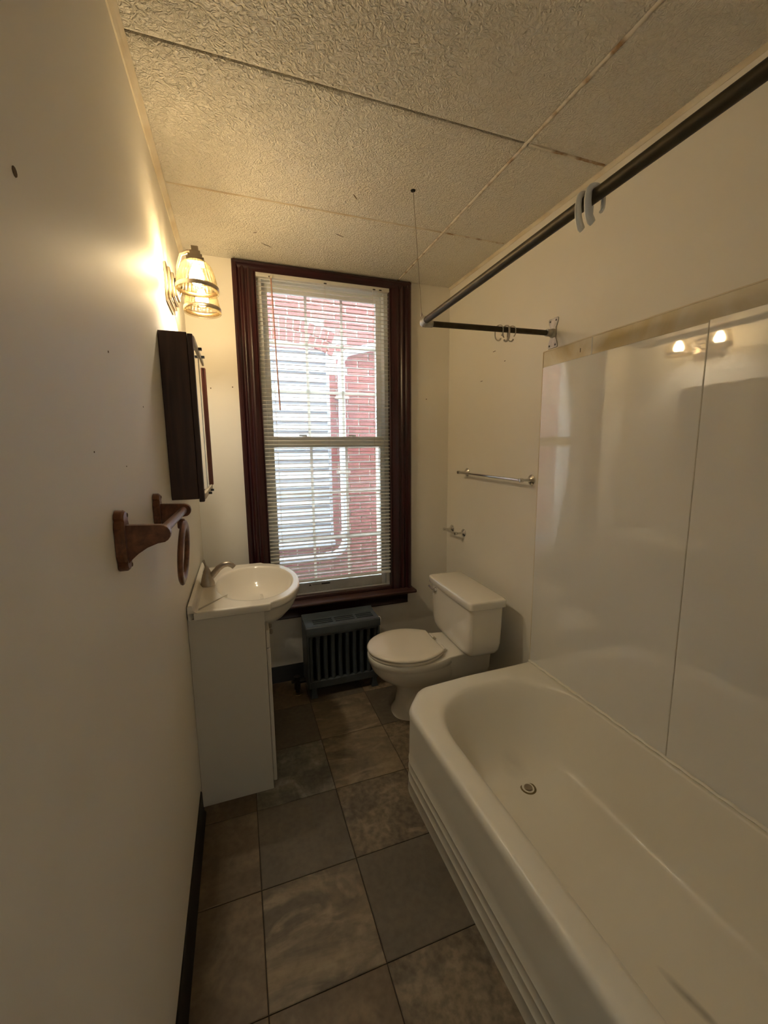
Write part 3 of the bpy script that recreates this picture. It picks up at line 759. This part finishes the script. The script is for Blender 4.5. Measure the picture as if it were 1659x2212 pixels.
MB().rings([sup(.002,.216,.264,.655,14,72), sup(-.002,.221,.270,.660,14,72), sup(-.003,.222,.271,.690,14,72), sup(.000,.219,.268,.697,14,72), sup(.008,.211,.260,.700,14,72)]).build('tank_lid', M_PORC, to, smooth=50)
lv = MB(); lv.lathe([(.014,0),(.014,.006),(.010,.010),(.008,.016)], tp(.206, .170, .632), '-x', 16)
lv.tube([tp(.222,.170,.632), tp(.228,.186,.634), tp(.230,.210,.638), tp(.230,.226,.640)], [.007,.006,.005,.006], 10)
lv.build('flush_lever', M_CHROME, to, smooth=50)
for v in (-.105, .105): MB().lathe([(.014,0),(.013,.008),(.006,.014)], tp(.33, v, .012), n=12).build('bolt_cap', M_PORC, to, smooth=50)
MB().tube([tp(.10,.20,.395), tp(.10,.215,.33), tp(.08,.30,.24), tp(.02,.36,.17), tp(-.06,.37,.15)], .005, 8).build('supply_line', M_NICKEL, to, smooth=50)

# ------------------------------------------------------------------ radiator
ra = thing('radiator', (.76, -.17, 0), 'dark blue-grey cast iron radiator with slotted top under the window', 'radiator')
RX0, RX1, RY0, RY1 = .535, .985, -.268, -.085
tpx = MB(); z0, z1 = .428, .449
gx = [(.585,.705), (.720,.840), (.855,.960)]; gy = [(-.224,-.212), (-.200,-.188), (-.176,-.164)]
ys = [RY0] + [v for g in gy for v in g] + [RY1]
tpx.box(RX0, RX1, RY0, ys[1], z0, z1); tpx.box(RX0, RX1, ys[-2], RY1, z0, z1)
for k in (1, 3, 5):     # slot rows: solid only between the groups
    xs = [RX0] + [v for g in gx for v in g] + [RX1]
    for j in range(0, len(xs), 2): tpx.box(xs[j], xs[j+1], ys[k], ys[k+1], z0, z1)
    if k < 5: tpx.box(RX0, RX1, ys[k+1], ys[k+2], z0, z1)
tpx.build('top_grille', M_IRON, ra)
MB().prism([(RY0-.004,.400),(RY0-.004,.444),(RY0+.004,.4505),(RY0+.012,.4505),(RY0+.012,.400)], 'x', RX0-.004, RX1+.004).build('front_lip', M_IRON, ra, bevel=.003)
MB().prism([(RY1-.055,.449),(RY1-.02,.456),(RY1,.464),(RY1,.40),(RY1-.055,.445)], 'x', RX0-.002, RX1+.002).build('rear_rise', M_IRON, ra, bevel=.003)
B(RX0-.002, RX0+.012, RY0, RY1, .06, .43).build('end_plate', M_IRON, ra, bevel=.005)
B(RX1-.012, RX1+.002, RY0, RY1, .06, .43).build('end_plate', M_IRON, ra, bevel=.005)
c0 = None; NC = 10
for k in range(NC):
    xc = RX0+.0225+(RX1-RX0-.045)*k/(NC-1)
    if c0 is None:
        cs = MB()
        def rr(z, hw, y0, y1, n=6):
            pts = arc(xc, y0+hw, hw, pi, 2*pi, n) + arc(xc, y1-hw, hw, 0, pi, n); return [(a,b,z) for a,b in pts]
        cs.rings([rr(.055,.012,RY0+.02,RY1-.02), rr(.07,.0135,RY0+.006,RY1-.006), rr(.115,.0135,RY0+.004,RY1-.004), rr(.13,.0125,RY0+.008,RY1-.01), rr(.36,.0125,RY0+.008,RY1-.01), rr(.39,.016,RY0+.004,RY1-.004), rr(.425,.0175,RY0+.004,RY1-.004)])
        c0 = cs.build('column', M_IRON, ra, smooth=40, loc=(xc, -.17, .05))
    else: share(c0, ra, (xc, -.17, .05))
B(RX0+.005, RX1-.005, RY0+.004, RY0+.03, .058, .108).build('bottom_rail', M_IRON, ra, bevel=.006)
B(RX0+.005, RX1-.005, RY0+.002, RY0+.03, .385, .425).build('top_rail', M_IRON, ra, bevel=.006)
B(RX0+.02, RX1-.02, -.15, -.12, .06, .42).build('gap_shade_plate', M_DARK, ra)  # near-black plate standing in for the shade between the columns
for x in (RX0+.02, RX1-.05):
    for y in (RY0+.005, RY1-.045):
        MB().rings([[(x-.008,y-.006,0),(x+.038,y-.006,0),(x+.038,y+.046,0),(x-.008,y+.046,0)], [(x,y,.03),(x+.03,y,.03),(x+.03,y+.04,.03),(x,y+.04,.03)], [(x,y,.07),(x+.03,y,.07),(x+.03,y+.04,.07),(x,y+.04,.07)]]).build('foot', M_IRON, ra, bevel=.003)
MB().lathe([(.010,0),(.010,.012),(.020,.014),(.022,.030),(.018,.038),(.006,.041)], (RX1,-.165,.392), 'x', 20).build('bleed_cap', M_WHITEPL, ra, smooth=45)
vv = MB(); vv.tube([(.55,-.17,.075),(.49,-.17,.075)], .014, 12); vv.tube([(.482,-.17,.03),(.482,-.17,.11)], .019, 12); vv.tube([(.482,-.17,.0),(.482,-.17,.04)], .013, 12)
vv.tube([(.482,-.17,.075),(.450,-.18,.085)], .011, 10)
vv.build('valve', M_BLACK, ra, smooth=45)
MB().lathe([(.034,0.0),(.033,.003),(.016,.008)], (.482,-.17,.0005), n=20).build('pipe_collar', M_BRASS, ra, smooth=40)

# ------------------------------------------------------------------ vanity
VY0, VY1, VX1, VZ = -.866, -.215, .284, .822
va = thing('vanity_cabinet', (.14, -.54, 0), 'narrow cream laminate vanity cabinet under the basin by the left wall', 'cabinet')
B(-.003, VX1, VY0, VY0+.016, 0, VZ).build('side_panel', M_VAN, va, bevel=.001)
B(-.003, VX1, VY1-.016, VY1, 0, VZ).build('side_panel', M_VAN, va, bevel=.001)
B(-.003, VX1, VY0+.016, VY1-.016, .06, .076).build('bottom_shelf', M_VAN, va)
B(-.003, .003, VY0+.016, VY1-.016, .076, .66).build('back_panel', M_VAN, va)
B(VX1-.055, VX1-.04, VY0+.016, VY1-.016, 0, .06).build('kick_board', M_VAN, va)
ff = MB(); ff.box(VX1-.016, VX1, VY0+.016, VY0+.05, .06, .66); ff.box(VX1-.016, VX1, VY1-.05, VY1-.016, .06, .66); ff.box(VX1-.016, VX1, VY0+.05, VY1-.05, .60, .66)
ff.build('face_frame', M_VAN, va)
B(VX1+.0012, VX1+.0165, VY0+.002, VY1-.002, .655, .735).build('drawer_front', M_VAN, va, bevel=.003)
ym = (VY0+VY1)/2
for (a, b, kn) in ((VY0+.002, ym-.0015, ym-.035), (ym+.0015, VY1-.002, ym+.035)):
    d = B(VX1+.0012, VX1+.0165, a, b, .035, .651).build('door', M_VAN, va, bevel=.003)
    MB().lathe([(.006,0),(.006,.012),(.013,.018),(.014,.024),(.008,.030)], (VX1+.0165, kn, .60), 'x', 18).build('knob', M_NICKEL, d, smooth=50)

sk = thing('wash_basin', (.2, -.54, .822), 'cream moulded basin top with rounded bowl projecting in front of the vanity', 'sink')
SX, SY = .262, -.54
a_in, b_in = .176, .268
rect = [(.0,-.877),(.312,-.877),(.312,-.203),(.0,-.203)]
rect = round_poly(rect, [.004,.012,.012,.004], 4)
ell = [(.292+.176*cos(t), SY+.318*sin(t)) for t in [2*pi*k/120 for k in range(120)]]
c2 = Vector((SX, SY))
ang2 = sorted(set([2*pi*k/132 for k in range(132)] + [math.atan2(p[1]-SY, p[0]-SX) % (2*pi) for p in rect]))
d2 = [Vector((cos(a), sin(a))) for a in ang2]
sO = [max(ray_poly(c2, d, rect), ray_poly(c2, d, ell)) for d in d2]
sE = [1/sqrt((d.x/a_in)**2+(d.y/b_in)**2) for d in d2]
sU = [1/sqrt((d.x/(a_in+.024))**2+(d.y/(b_in+.03))**2) for d in d2]
def sring(rr, z): return [(SX+d.x*r, SY+d.y*r, z) for d, r in zip(d2, rr)]
sz = lambda f: [r*f for r in sE]
Z = .852
Rk = [sring([r*.05 for r in sU], .672), sring([r*.45 for r in sU], .680), sring([r*.72 for r in sU], .712), sring([r*.90 for r in sU], .755), sring([min(u, o-.004) for u, o in zip(sU, sO)], .800),
      sring([max(o-.010, min(u, o)) for u, o in zip(sU, sO)], .818), sring(sO, .824), sring(sO, Z-.006), sring([o-.002 for o in sO], Z-.001), sring([o-.006 for o in sO], Z),
      *[sring([(o-.006)*(1-q)+e*1.015*q for o, e in zip(sO, sE)], Z) for q in (.15,.3,.5,.7,.85,1.)], sring(sz(1.0), Z-.002), sring(sz(.975), Z-.010), sring(sz(.92), Z-.036), sring(sz(.82), Z-.075), sring(sz(.66), Z-.108), sring(sz(.45), Z-.126), sring(sz(.2), Z-.133), sring(sz(.09), Z-.135)]
MB().rings(Rk).build('basin', M_SINK, sk, smooth=60)
bs = [(.0, Z-.002), (.0, Z+.026), (.003, Z+.030), (.015, Z+.030), (.019, Z+.026), (.021, Z+.010), (.028, Z+.002), (.036, Z-.001)]
MB().rings([[(a, -.876, b) for a, b in bs], [(a, -.204, b) for a, b in bs]]).build('backsplash', M_SINK, sk, smooth=50)
MB().lathe([(.020,0),(.019,.002),(.010,.0025)], (SX,SY,Z-.1355), n=20).build('drain', M_NICKEL, sk, smooth=40)

fa = thing('faucet', (.052, -.53, Z), 'brushed nickel single-lever faucet on the back of the basin', 'faucet')
MB().lathe([(.032,.0002),(.032,.010),(.030,.016),(.026,.034),(.021,.052),(.018,.060)], (.052,-.53,Z), n=28).build('body', M_NICKEL, fa, smooth=50)
MB().tube([(.060,-.53,Z+.030),(.080,-.53,Z+.052),(.104,-.53,Z+.078),(.126,-.53,Z+.092),(.146,-.53,Z+.094),(.163,-.53,Z+.086),(.172,-.53,Z+.076)], [.015,.015,.0145,.014,.013,.0125,.0115], 16).build('spout', M_NICKEL, fa, smooth=50)
MB().lathe([(.0185,.0605),(.0175,.066),(.012,.078),(.007,.092)], (.052,-.53,Z), n=24).build('handle_cap', M_NICKEL, fa, smooth=50)
MB().tube([(.050,-.53,Z+.085),(.045,-.53,Z+.105),(.040,-.53,Z+.122)], [.005,.0042,.0055], 10).build('lever', M_NICKEL, fa, smooth=50)

# ------------------------------------------------------------------ medicine cabinet
CY0, CY1, CZ0, CZ1 = -.985, -.512, 1.305, 1.862
mc = thing('medicine_cabinet', (.05, -.75, CZ0), 'dark brown mirrored medicine cabinet on the left wall below the lamps', 'cabinet')
B(-.003, .082, CY0, CY1, CZ0, CZ1).build('body', M_CAB, mc, bevel=.0015)
B(.083, .100, CY0-.002, CY0+.028, CZ0-.010, CZ1-.004).build('stile', M_CAB, mc, bevel=.0025)
st = B(.083, .108, CY1-.022, CY1+.002, CZ0+.016, CZ1-.030).build('stile', M_REDW, mc, bevel=.003); st['label'] = 'reddish bare wood edge'
B(.083, .0965, CY0+.028, CY0+.245, CZ0+.02, CZ1-.02).build('mirror', M_MIRROR, mc, bevel=.001)
B(.083, .0985, CY0+.2465, CY1-.022, CZ0+.02, CZ1-.02).build('mirror', M_MIRROR, mc, bevel=.001)
B(.083, .103, CY0+.030, CY1, CZ1-.020, CZ1-.002).build('top_rail', M_STRIP, mc, bevel=.002)
B(.083, .103, CY0+.030, CY1, CZ0-.004, CZ0+.018).build('bottom_rail', M_STRIP, mc, bevel=.002)
for y, z in ((-.80, CZ1-.012), (-.66, CZ1-.012), (-.80, CZ0+.004), (-.66, CZ0+.004)):
    B(.103, .115, y-.008, y+.008, z-.004, z+.004).build('clip', M_BLACK, mc)

# ------------------------------------------------------------------ wall lamp
sc = thing('wall_lamp', (0, -.61, 2.04), 'two-light nickel wall lamp with ribbed glass bell shades above the cabinet', 'lamp')
LYc = -.61
for i, (hy, hz, x0, x1) in enumerate(((.095,.070,-.003,.006), (.078,.058,.006,.016), (.060,.046,.016,.026), (.040,.034,.026,.034))):
    B(x0, x1, LYc-hy, LYc+hy, 2.112-hz, 2.112+hz).build('backplate', M_SCONCE, sc, bevel=.0025)
rim = 2.078
def ribbed(prof, c, n=120, ribs=30, amp=.0012):
    return [[(c[0]+(r+amp*cos(ribs*2*pi*k/n)*(1 if r > .03 else 0))*cos(2*pi*k/n), c[1]+(r+amp*cos(ribs*2*pi*k/n)*(1 if r > .03 else 0))*sin(2*pi*k/n), c[2]+h) for k in range(n)] for r, h in prof]
for yc, s in ((-.735, -1), (-.485, 1)):
    cx = .112
    MB().tube([(.030, LYc+s*.02, 2.095), (.036, LYc+s*.050, 2.125), (.046, LYc+s*.085, 2.175), (.062, LYc+s*.112, 2.205), (.085, yc-s*.003, 2.214), (cx-.008, yc, 2.214)], .0065, 12).build('arm', M_SCONCE, sc, smooth=50)
    fi = MB()
    for hw, za, zb in ((.0125,2.214,2.232), (.019,2.200,2.214), (.025,2.187,2.200), (.031,2.172,2.187)): fi.box(cx-hw, cx+hw, yc-hw, yc+hw, za, zb)
    fi.build('socket_cap', M_SCONCE, sc, bevel=.001)
    sh = [(.030,.104),(.040,.100),(.050,.090),(.058,.074),(.0645,.055),(.069,.034),(.072,.014),(.0735,.000)]
    si = [(r-.0025, h) for r, h in sh][::-1]
    o = MB().rings(ribbed(sh+si, (cx,yc,rim)), False, False).build('shade', M_SHADE, sc, smooth=60, loc=(cx,yc,rim))
    MB().lathe([(.0745,.016),(.0765,.014),(.0770,.002),(.0755,.000),(.0742,.002),(.0742,.014)], (cx,yc,rim), n=64, caps=False).build('shade_band', M_SCONCE, o, smooth=50)
    MB().lathe([(.0725,-.010),(.0755,-.008),(.0765,-.004),(.0755,.000),(.072,.000),(.070,-.005)], (cx,yc,rim), n=64, caps=False).build('shade_lip', M_SHADE, o, smooth=60)
    MB().lathe([(.004,-.003),(.013,-.001),(.021,.006),(.026,.018),(.026,.030),(.022,.042),(.015,.055),(.0122,.064)], (cx,yc,rim+.024), n=20).build('bulb', M_BULB, sc, smooth=80)
    MB().lathe([(.013,.0885),(.013,.100)], (cx,yc,rim), n=16).build('socket', M_WHITEPL, sc, smooth=40)

# ------------------------------------------------------------------ wooden towel bar and ring on the left wall
tb = thing('wooden_towel_bar', (0, -1.49, 1.25), 'short brown wooden towel bar with curved brackets on the left wall', 'towel bar')
def wbracket(yc, dz=0):
    pl_ = []   # rounded vertical plaque, scalloped top and bottom (y, z)
    for (a, b) in ((-.022,.018),(-.024,.030),(-.020,.040),(-.016,.046),(-.019,.052),(-.016,.060),(-.008,.066),(.000,.068)): pl_.append((a, b))
    half = [(p[0], p[1]) for p in pl_]
    out = half + [(-a, b) for a, b in half[::-1][1:]]
    outb = [(a, -b) for a, b in out[::-1]]
    o2 = [(yc+a, 1.304+dz+b*.86) for a, b in out+outb]
    p = MB().rings([[(-.003, a, b) for a, b in o2], [(.009, a, b) for a, b in o2], [(.013, yc+(a-yc)*.86, 1.304+dz+(b-1.304-dz)*.94) for a, b in o2]]).build('bracket', M_OAK, tb, smooth=35, loc=(0, yc, 1.304+dz))
    arm = [(.010, 1.334+dz), (.070, 1.331+dz)] + [(.070+.0175*sin(t), 1.3135+dz+.0175*cos(t)) for t in [pi*k/8 for k in range(1, 8)]] + [(.064, 1.2955+dz), (.046, 1.2885+dz), (.030, 1.278+dz), (.019, 1.268+dz), (.010, 1.258+dz)]
    MB().rings([[(a, yc-.009, b) for a, b in arm], [(a, yc+.009, b) for a, b in arm]]).build('bracket_arm', M_OAK, p, smooth=40, bevel=.0015)
    for z in (1.304+dz+.047, 1.304+dz-.050): MB().lathe([(.0042,0),(.0042,.0015),(.002,.0022)], (.012, yc+.013, z), 'x', 10).build('screw', M_STAIN, p)
wbracket(-1.672); wbracket(-1.300, -.004)
MB().tube([(.068,-1.664,1.3135),(.068,-1.308,1.3095)], .0098, 18).build('rail', M_OAK, tb, smooth=50)
ri = thing('wooden_ring', (.074, -1.385, 1.14), 'brown wooden towel ring hanging below the wooden towel bar', 'towel ring')
rc = Vector((.073, -1.405, 1.213)); ringp = []
Rr = .072
rngs = []
for k in range(49):
    t = 2*pi*k/48
    c_ = Vector((.006*sin(t), Rr*cos(t)*1.0, Rr*sin(t))); er = Vector((0, cos(t), sin(t)))
    rngs.append([rc+c_+er*(.0125*cos(q))+Vector((1,0,0))*(.0068*sin(q)) for q in [2*pi*j/10 for j in range(10)]])
MB().rings(rngs, False, False).build('ring', M_OAK, ri, smooth=60)
B(.064, .082, -1.414, -1.396, 1.276, 1.3005).build('hanger_block', M_OAK, ri, bevel=.004)

# ------------------------------------------------------------------ chrome bars on the right wall
def rosette(mb, y, z, proj):
    mb.lathe([(.026,0),(.026,.004),(.020,.009),(.011,.014),(.0075,.024),(.0065,proj-.012),(.010,proj-.009),(.0115,proj),(.010,proj+.009),(.004,proj+.011)], (W,y,z), '-x', 24)
tbar = thing('chrome_towel_bar', (W-.03, -.565, 1.29), 'chrome towel bar on the right wall beside the shower panels', 'towel bar')
for y, z in ((-.262,1.326), (-.872,1.315)):
    m_ = MB(); rosette(m_, y, z, .062); m_.build('mount', M_CHROME, tbar, smooth=40)
MB().tube([(W-.062,-.245,1.3262),(W-.062,-.885,1.3148)], .0075, 14).build('rail', M_CHROME, tbar, smooth=50)
tph = thing('paper_holder', (W-.03, -.15, .90), 'small empty chrome paper holder near the corner above the toilet', 'paper holder')
for y, z in ((-.078,.930), (-.232,.928)):
    m_ = MB(); rosette(m_, y, z, .060); m_.build('mount', M_CHROME, tph, smooth=40)
MB().tube([(W-.060,-.084,.930),(W-.060,-.100,.930),(W-.060,-.155,.929),(W-.060,-.21,.928),(W-.060,-.226,.928)], [.004,.0075,.0075,.0075,.004], 12).build('roller', M_CHROME, tph, smooth=50)

# ------------------------------------------------------------------ shower rod, wire, hooks
RZ = 1.978; RC = Vector((.960, -.935, RZ))
rod = thing('shower_curtain_rod', tuple(RC), 'dark L-shaped shower curtain rod above the bathtub', 'curtain rod')
MB().tube([(.958,-.965,RZ),(.925,-2.458,RZ)], .0128, 18).build('long_tube', M_ROD, rod, smooth=50)
MB().tube([(.985,-.938,RZ),(W-.006,-.976,RZ)], .0115, 18).build('short_tube', M_ROD, rod, smooth=50)
el = [(.957,-.985,RZ),(.958,-.965,RZ),(.959,-.950,RZ),(.963,-.941,RZ),(.972,-.938,RZ),(.986,-.938,RZ),(1.004,-.939,RZ)]
MB().tube(el, [.0140,.0145,.0155,.0160,.0155,.0145,.0140], 18).build('elbow', M_GALV, rod, smooth=50)
fl = []
for a, b in ((-.026,-.064),(-.030,-.058),(-.026,-.040),(-.017,-.022),(-.016,0),(-.017,.022),(-.026,.040),(-.030,.058),(-.026,.064)): fl.append((a, b))
fo2 = [(-.977+a, RZ+b) for a, b in fl] + [(-.977-a, RZ+b) for a, b in fl[::-1]]
f_ = MB().rings([[(W-.0005,a,b) for a,b in fo2],[(W-.005,a,b) for a,b in fo2]]).build('flange', M_GALV, rod, bevel=.001)
MB().lathe([(.020,.004),(.019,.012),(.0155,.016),(.0155,.040)], (W,-.977,RZ), '-x', 20).build('flange_socket', M_GALV, f_, smooth=40)
for a, b in ((-.018,-.052),(.018,-.052),(-.018,.052),(.018,.052)): MB().lathe([(.0042,.004),(.0042,.0062),(.002,.0066)], (W,-.977+a,RZ+b), '-x', 10).build('screw', M_BLACK, f_)
wi = thing('support_wire', (.955,-.90,RZ+.014), 'thin wire from the ceiling holding up the rod corner', 'wire')
MB().tube([(.949,-.866,H+.004),(.954,-.899,2.26),(.9585,-.931,2.02)], .0013, 6).build('wire', M_NICKEL, wi)
lp = [(.960+.0145*0, -.952+.016*cos(t), RZ+.003+.021*sin(t)) for t in [pi/2+2*pi*k/16 for k in range(17)]]
MB().tube([(.9585,-.931,2.02),(.960,-.945,2.006),(.960,-.950,RZ+.024)] + lp[1:], .0013, 6).build('wire_loop', M_NICKEL, wi)
B(.9565, .9605, -.934, -.928, 2.006, 2.020).build('wire_twist', M_NICKEL, wi)

def hook(c, axis, twist, scale, m, label, group=None, wide=.006, flip=1, plate=False):
    # C-shaped strap hung over the rod; c on the rod axis; axis: unit vector along the rod
    ax0 = Vector(axis).normalized(); rotm = Matrix.Rotation(twist, 3, 'Z')
    ax = rotm @ ax0; up_ = Vector((0,0,1)); sd = ax.cross(up_).normalized()*flip
    R1 = (.0160 if not plate else .0178)*scale
    path = [(-.62*R1,-1.75*R1), (-.95*R1,-1.35*R1), (-1.08*R1,-.8*R1)]
    path += [(1.08*R1*cos(t), 1.04*R1*sin(t)) for t in [pi-pi*k/12 for k in range(13)]]
    path += [(1.10*R1,-.7*R1), (1.10*R1,-1.4*R1), (1.0*R1,-2.0*R1), (.78*R1,-2.5*R1), (.42*R1,-2.82*R1), (.0,-2.9*R1), (-.35*R1,-2.7*R1), (-.5*R1,-2.35*R1)]
    if plate:
        path = [(-.80*R1,-1.65*R1), (-.98*R1,-1.3*R1), (-1.05*R1,-.7*R1)] + [(1.04*R1*cos(t), 1.02*R1*sin(t)) for t in [pi-pi*k/12 for k in range(13)]] + [(1.10*R1,-.6*R1), (1.05*R1,-1.15*R1), (.96*R1,-1.75*R1), (.76*R1,-2.3*R1), (.48*R1,-2.75*R1), (.25*R1,-2.95*R1)]
    rings = []
    c = Vector(c); n = len(path)
    for i, (a, b) in enumerate(path):
        a0, b0 = path[max(i-1,0)]; a1, b1 = path[min(i+1,n-1)]
        tx, tz = a1-a0, b1-b0; l = sqrt(tx*tx+tz*tz) or 1; nx_, nz_ = -tz/l, tx/l
        hw = wide*(.85+.45*max(0, (i-10)/(n-10))) * (.8 if i in (0, n-1) else 1); h = .0020*scale*(1+.5*max(0, (i-10)/(n-10)))
        if plate: h = (.0042+.0068*max(0, (i-8)/(n-8)))*(.75 if i in (0, n-1) else 1); hw = wide*.75
        p = c+sd*a+up_*b; N = sd*nx_+up_*nz_
        rings.append([p+ax*hw*cos(q)+N*h*(abs(sin(q))**.6)*math.copysign(1, sin(q)) for q in [2*pi*j/10 for j in range(10)]])
    o = MB().rings(rings).build('shower_hook', m, smooth=60)
    return tag(o, label, 'hook', group)
ra_ = Vector((.925-.958, -2.458+.965, 0)).normalized()
def on_rod(y): t = (y+.965)/(-2.458+.965); return (.958+(.925-.958)*t, y, RZ)
GH = 'white hooks on the long rod'
hook(on_rod(-1.797), ra_, .10, 1.0, M_WHITEPL, 'white plastic curtain hook on the long rod, the one farther from the camera', GH, .0055, plate=True)
hook(on_rod(-1.826), ra_, -.05, 1.0, M_WHITEPL, 'white plastic curtain hook on the long rod, the one nearer the camera', GH, .0055, plate=True)
rb_ = Vector((W-.006-.985, -.976+.938, 0)).normalized()
def on_rod2(x): t = (x-.985)/(W-.006-.985); return (x, -.938-.038*t, RZ)
GH2 = 'hooks on the short rod'
hook(on_rod2(1.312), rb_, .75, 1.0, M_GREYPL, 'dusty plastic hook on the short rod, nearest the corner elbow', GH2, .0045, flip=-1)
hook(on_rod2(1.345), rb_, .30, 1.05, M_GREYPL, 'dusty plastic hook on the short rod, between the other two hooks', GH2, .0050)
hook(on_rod2(1.373), rb_, .70, 1.0, M_GREYPL, 'dusty plastic hook on the short rod, nearest the wall flange', GH2, .0045, flip=-1)

for o in bpy.data.objects:
    if '_base' in o: del o['_base']
for m in bpy.data.materials:
    if '_ramp' in m: del m['_ramp']
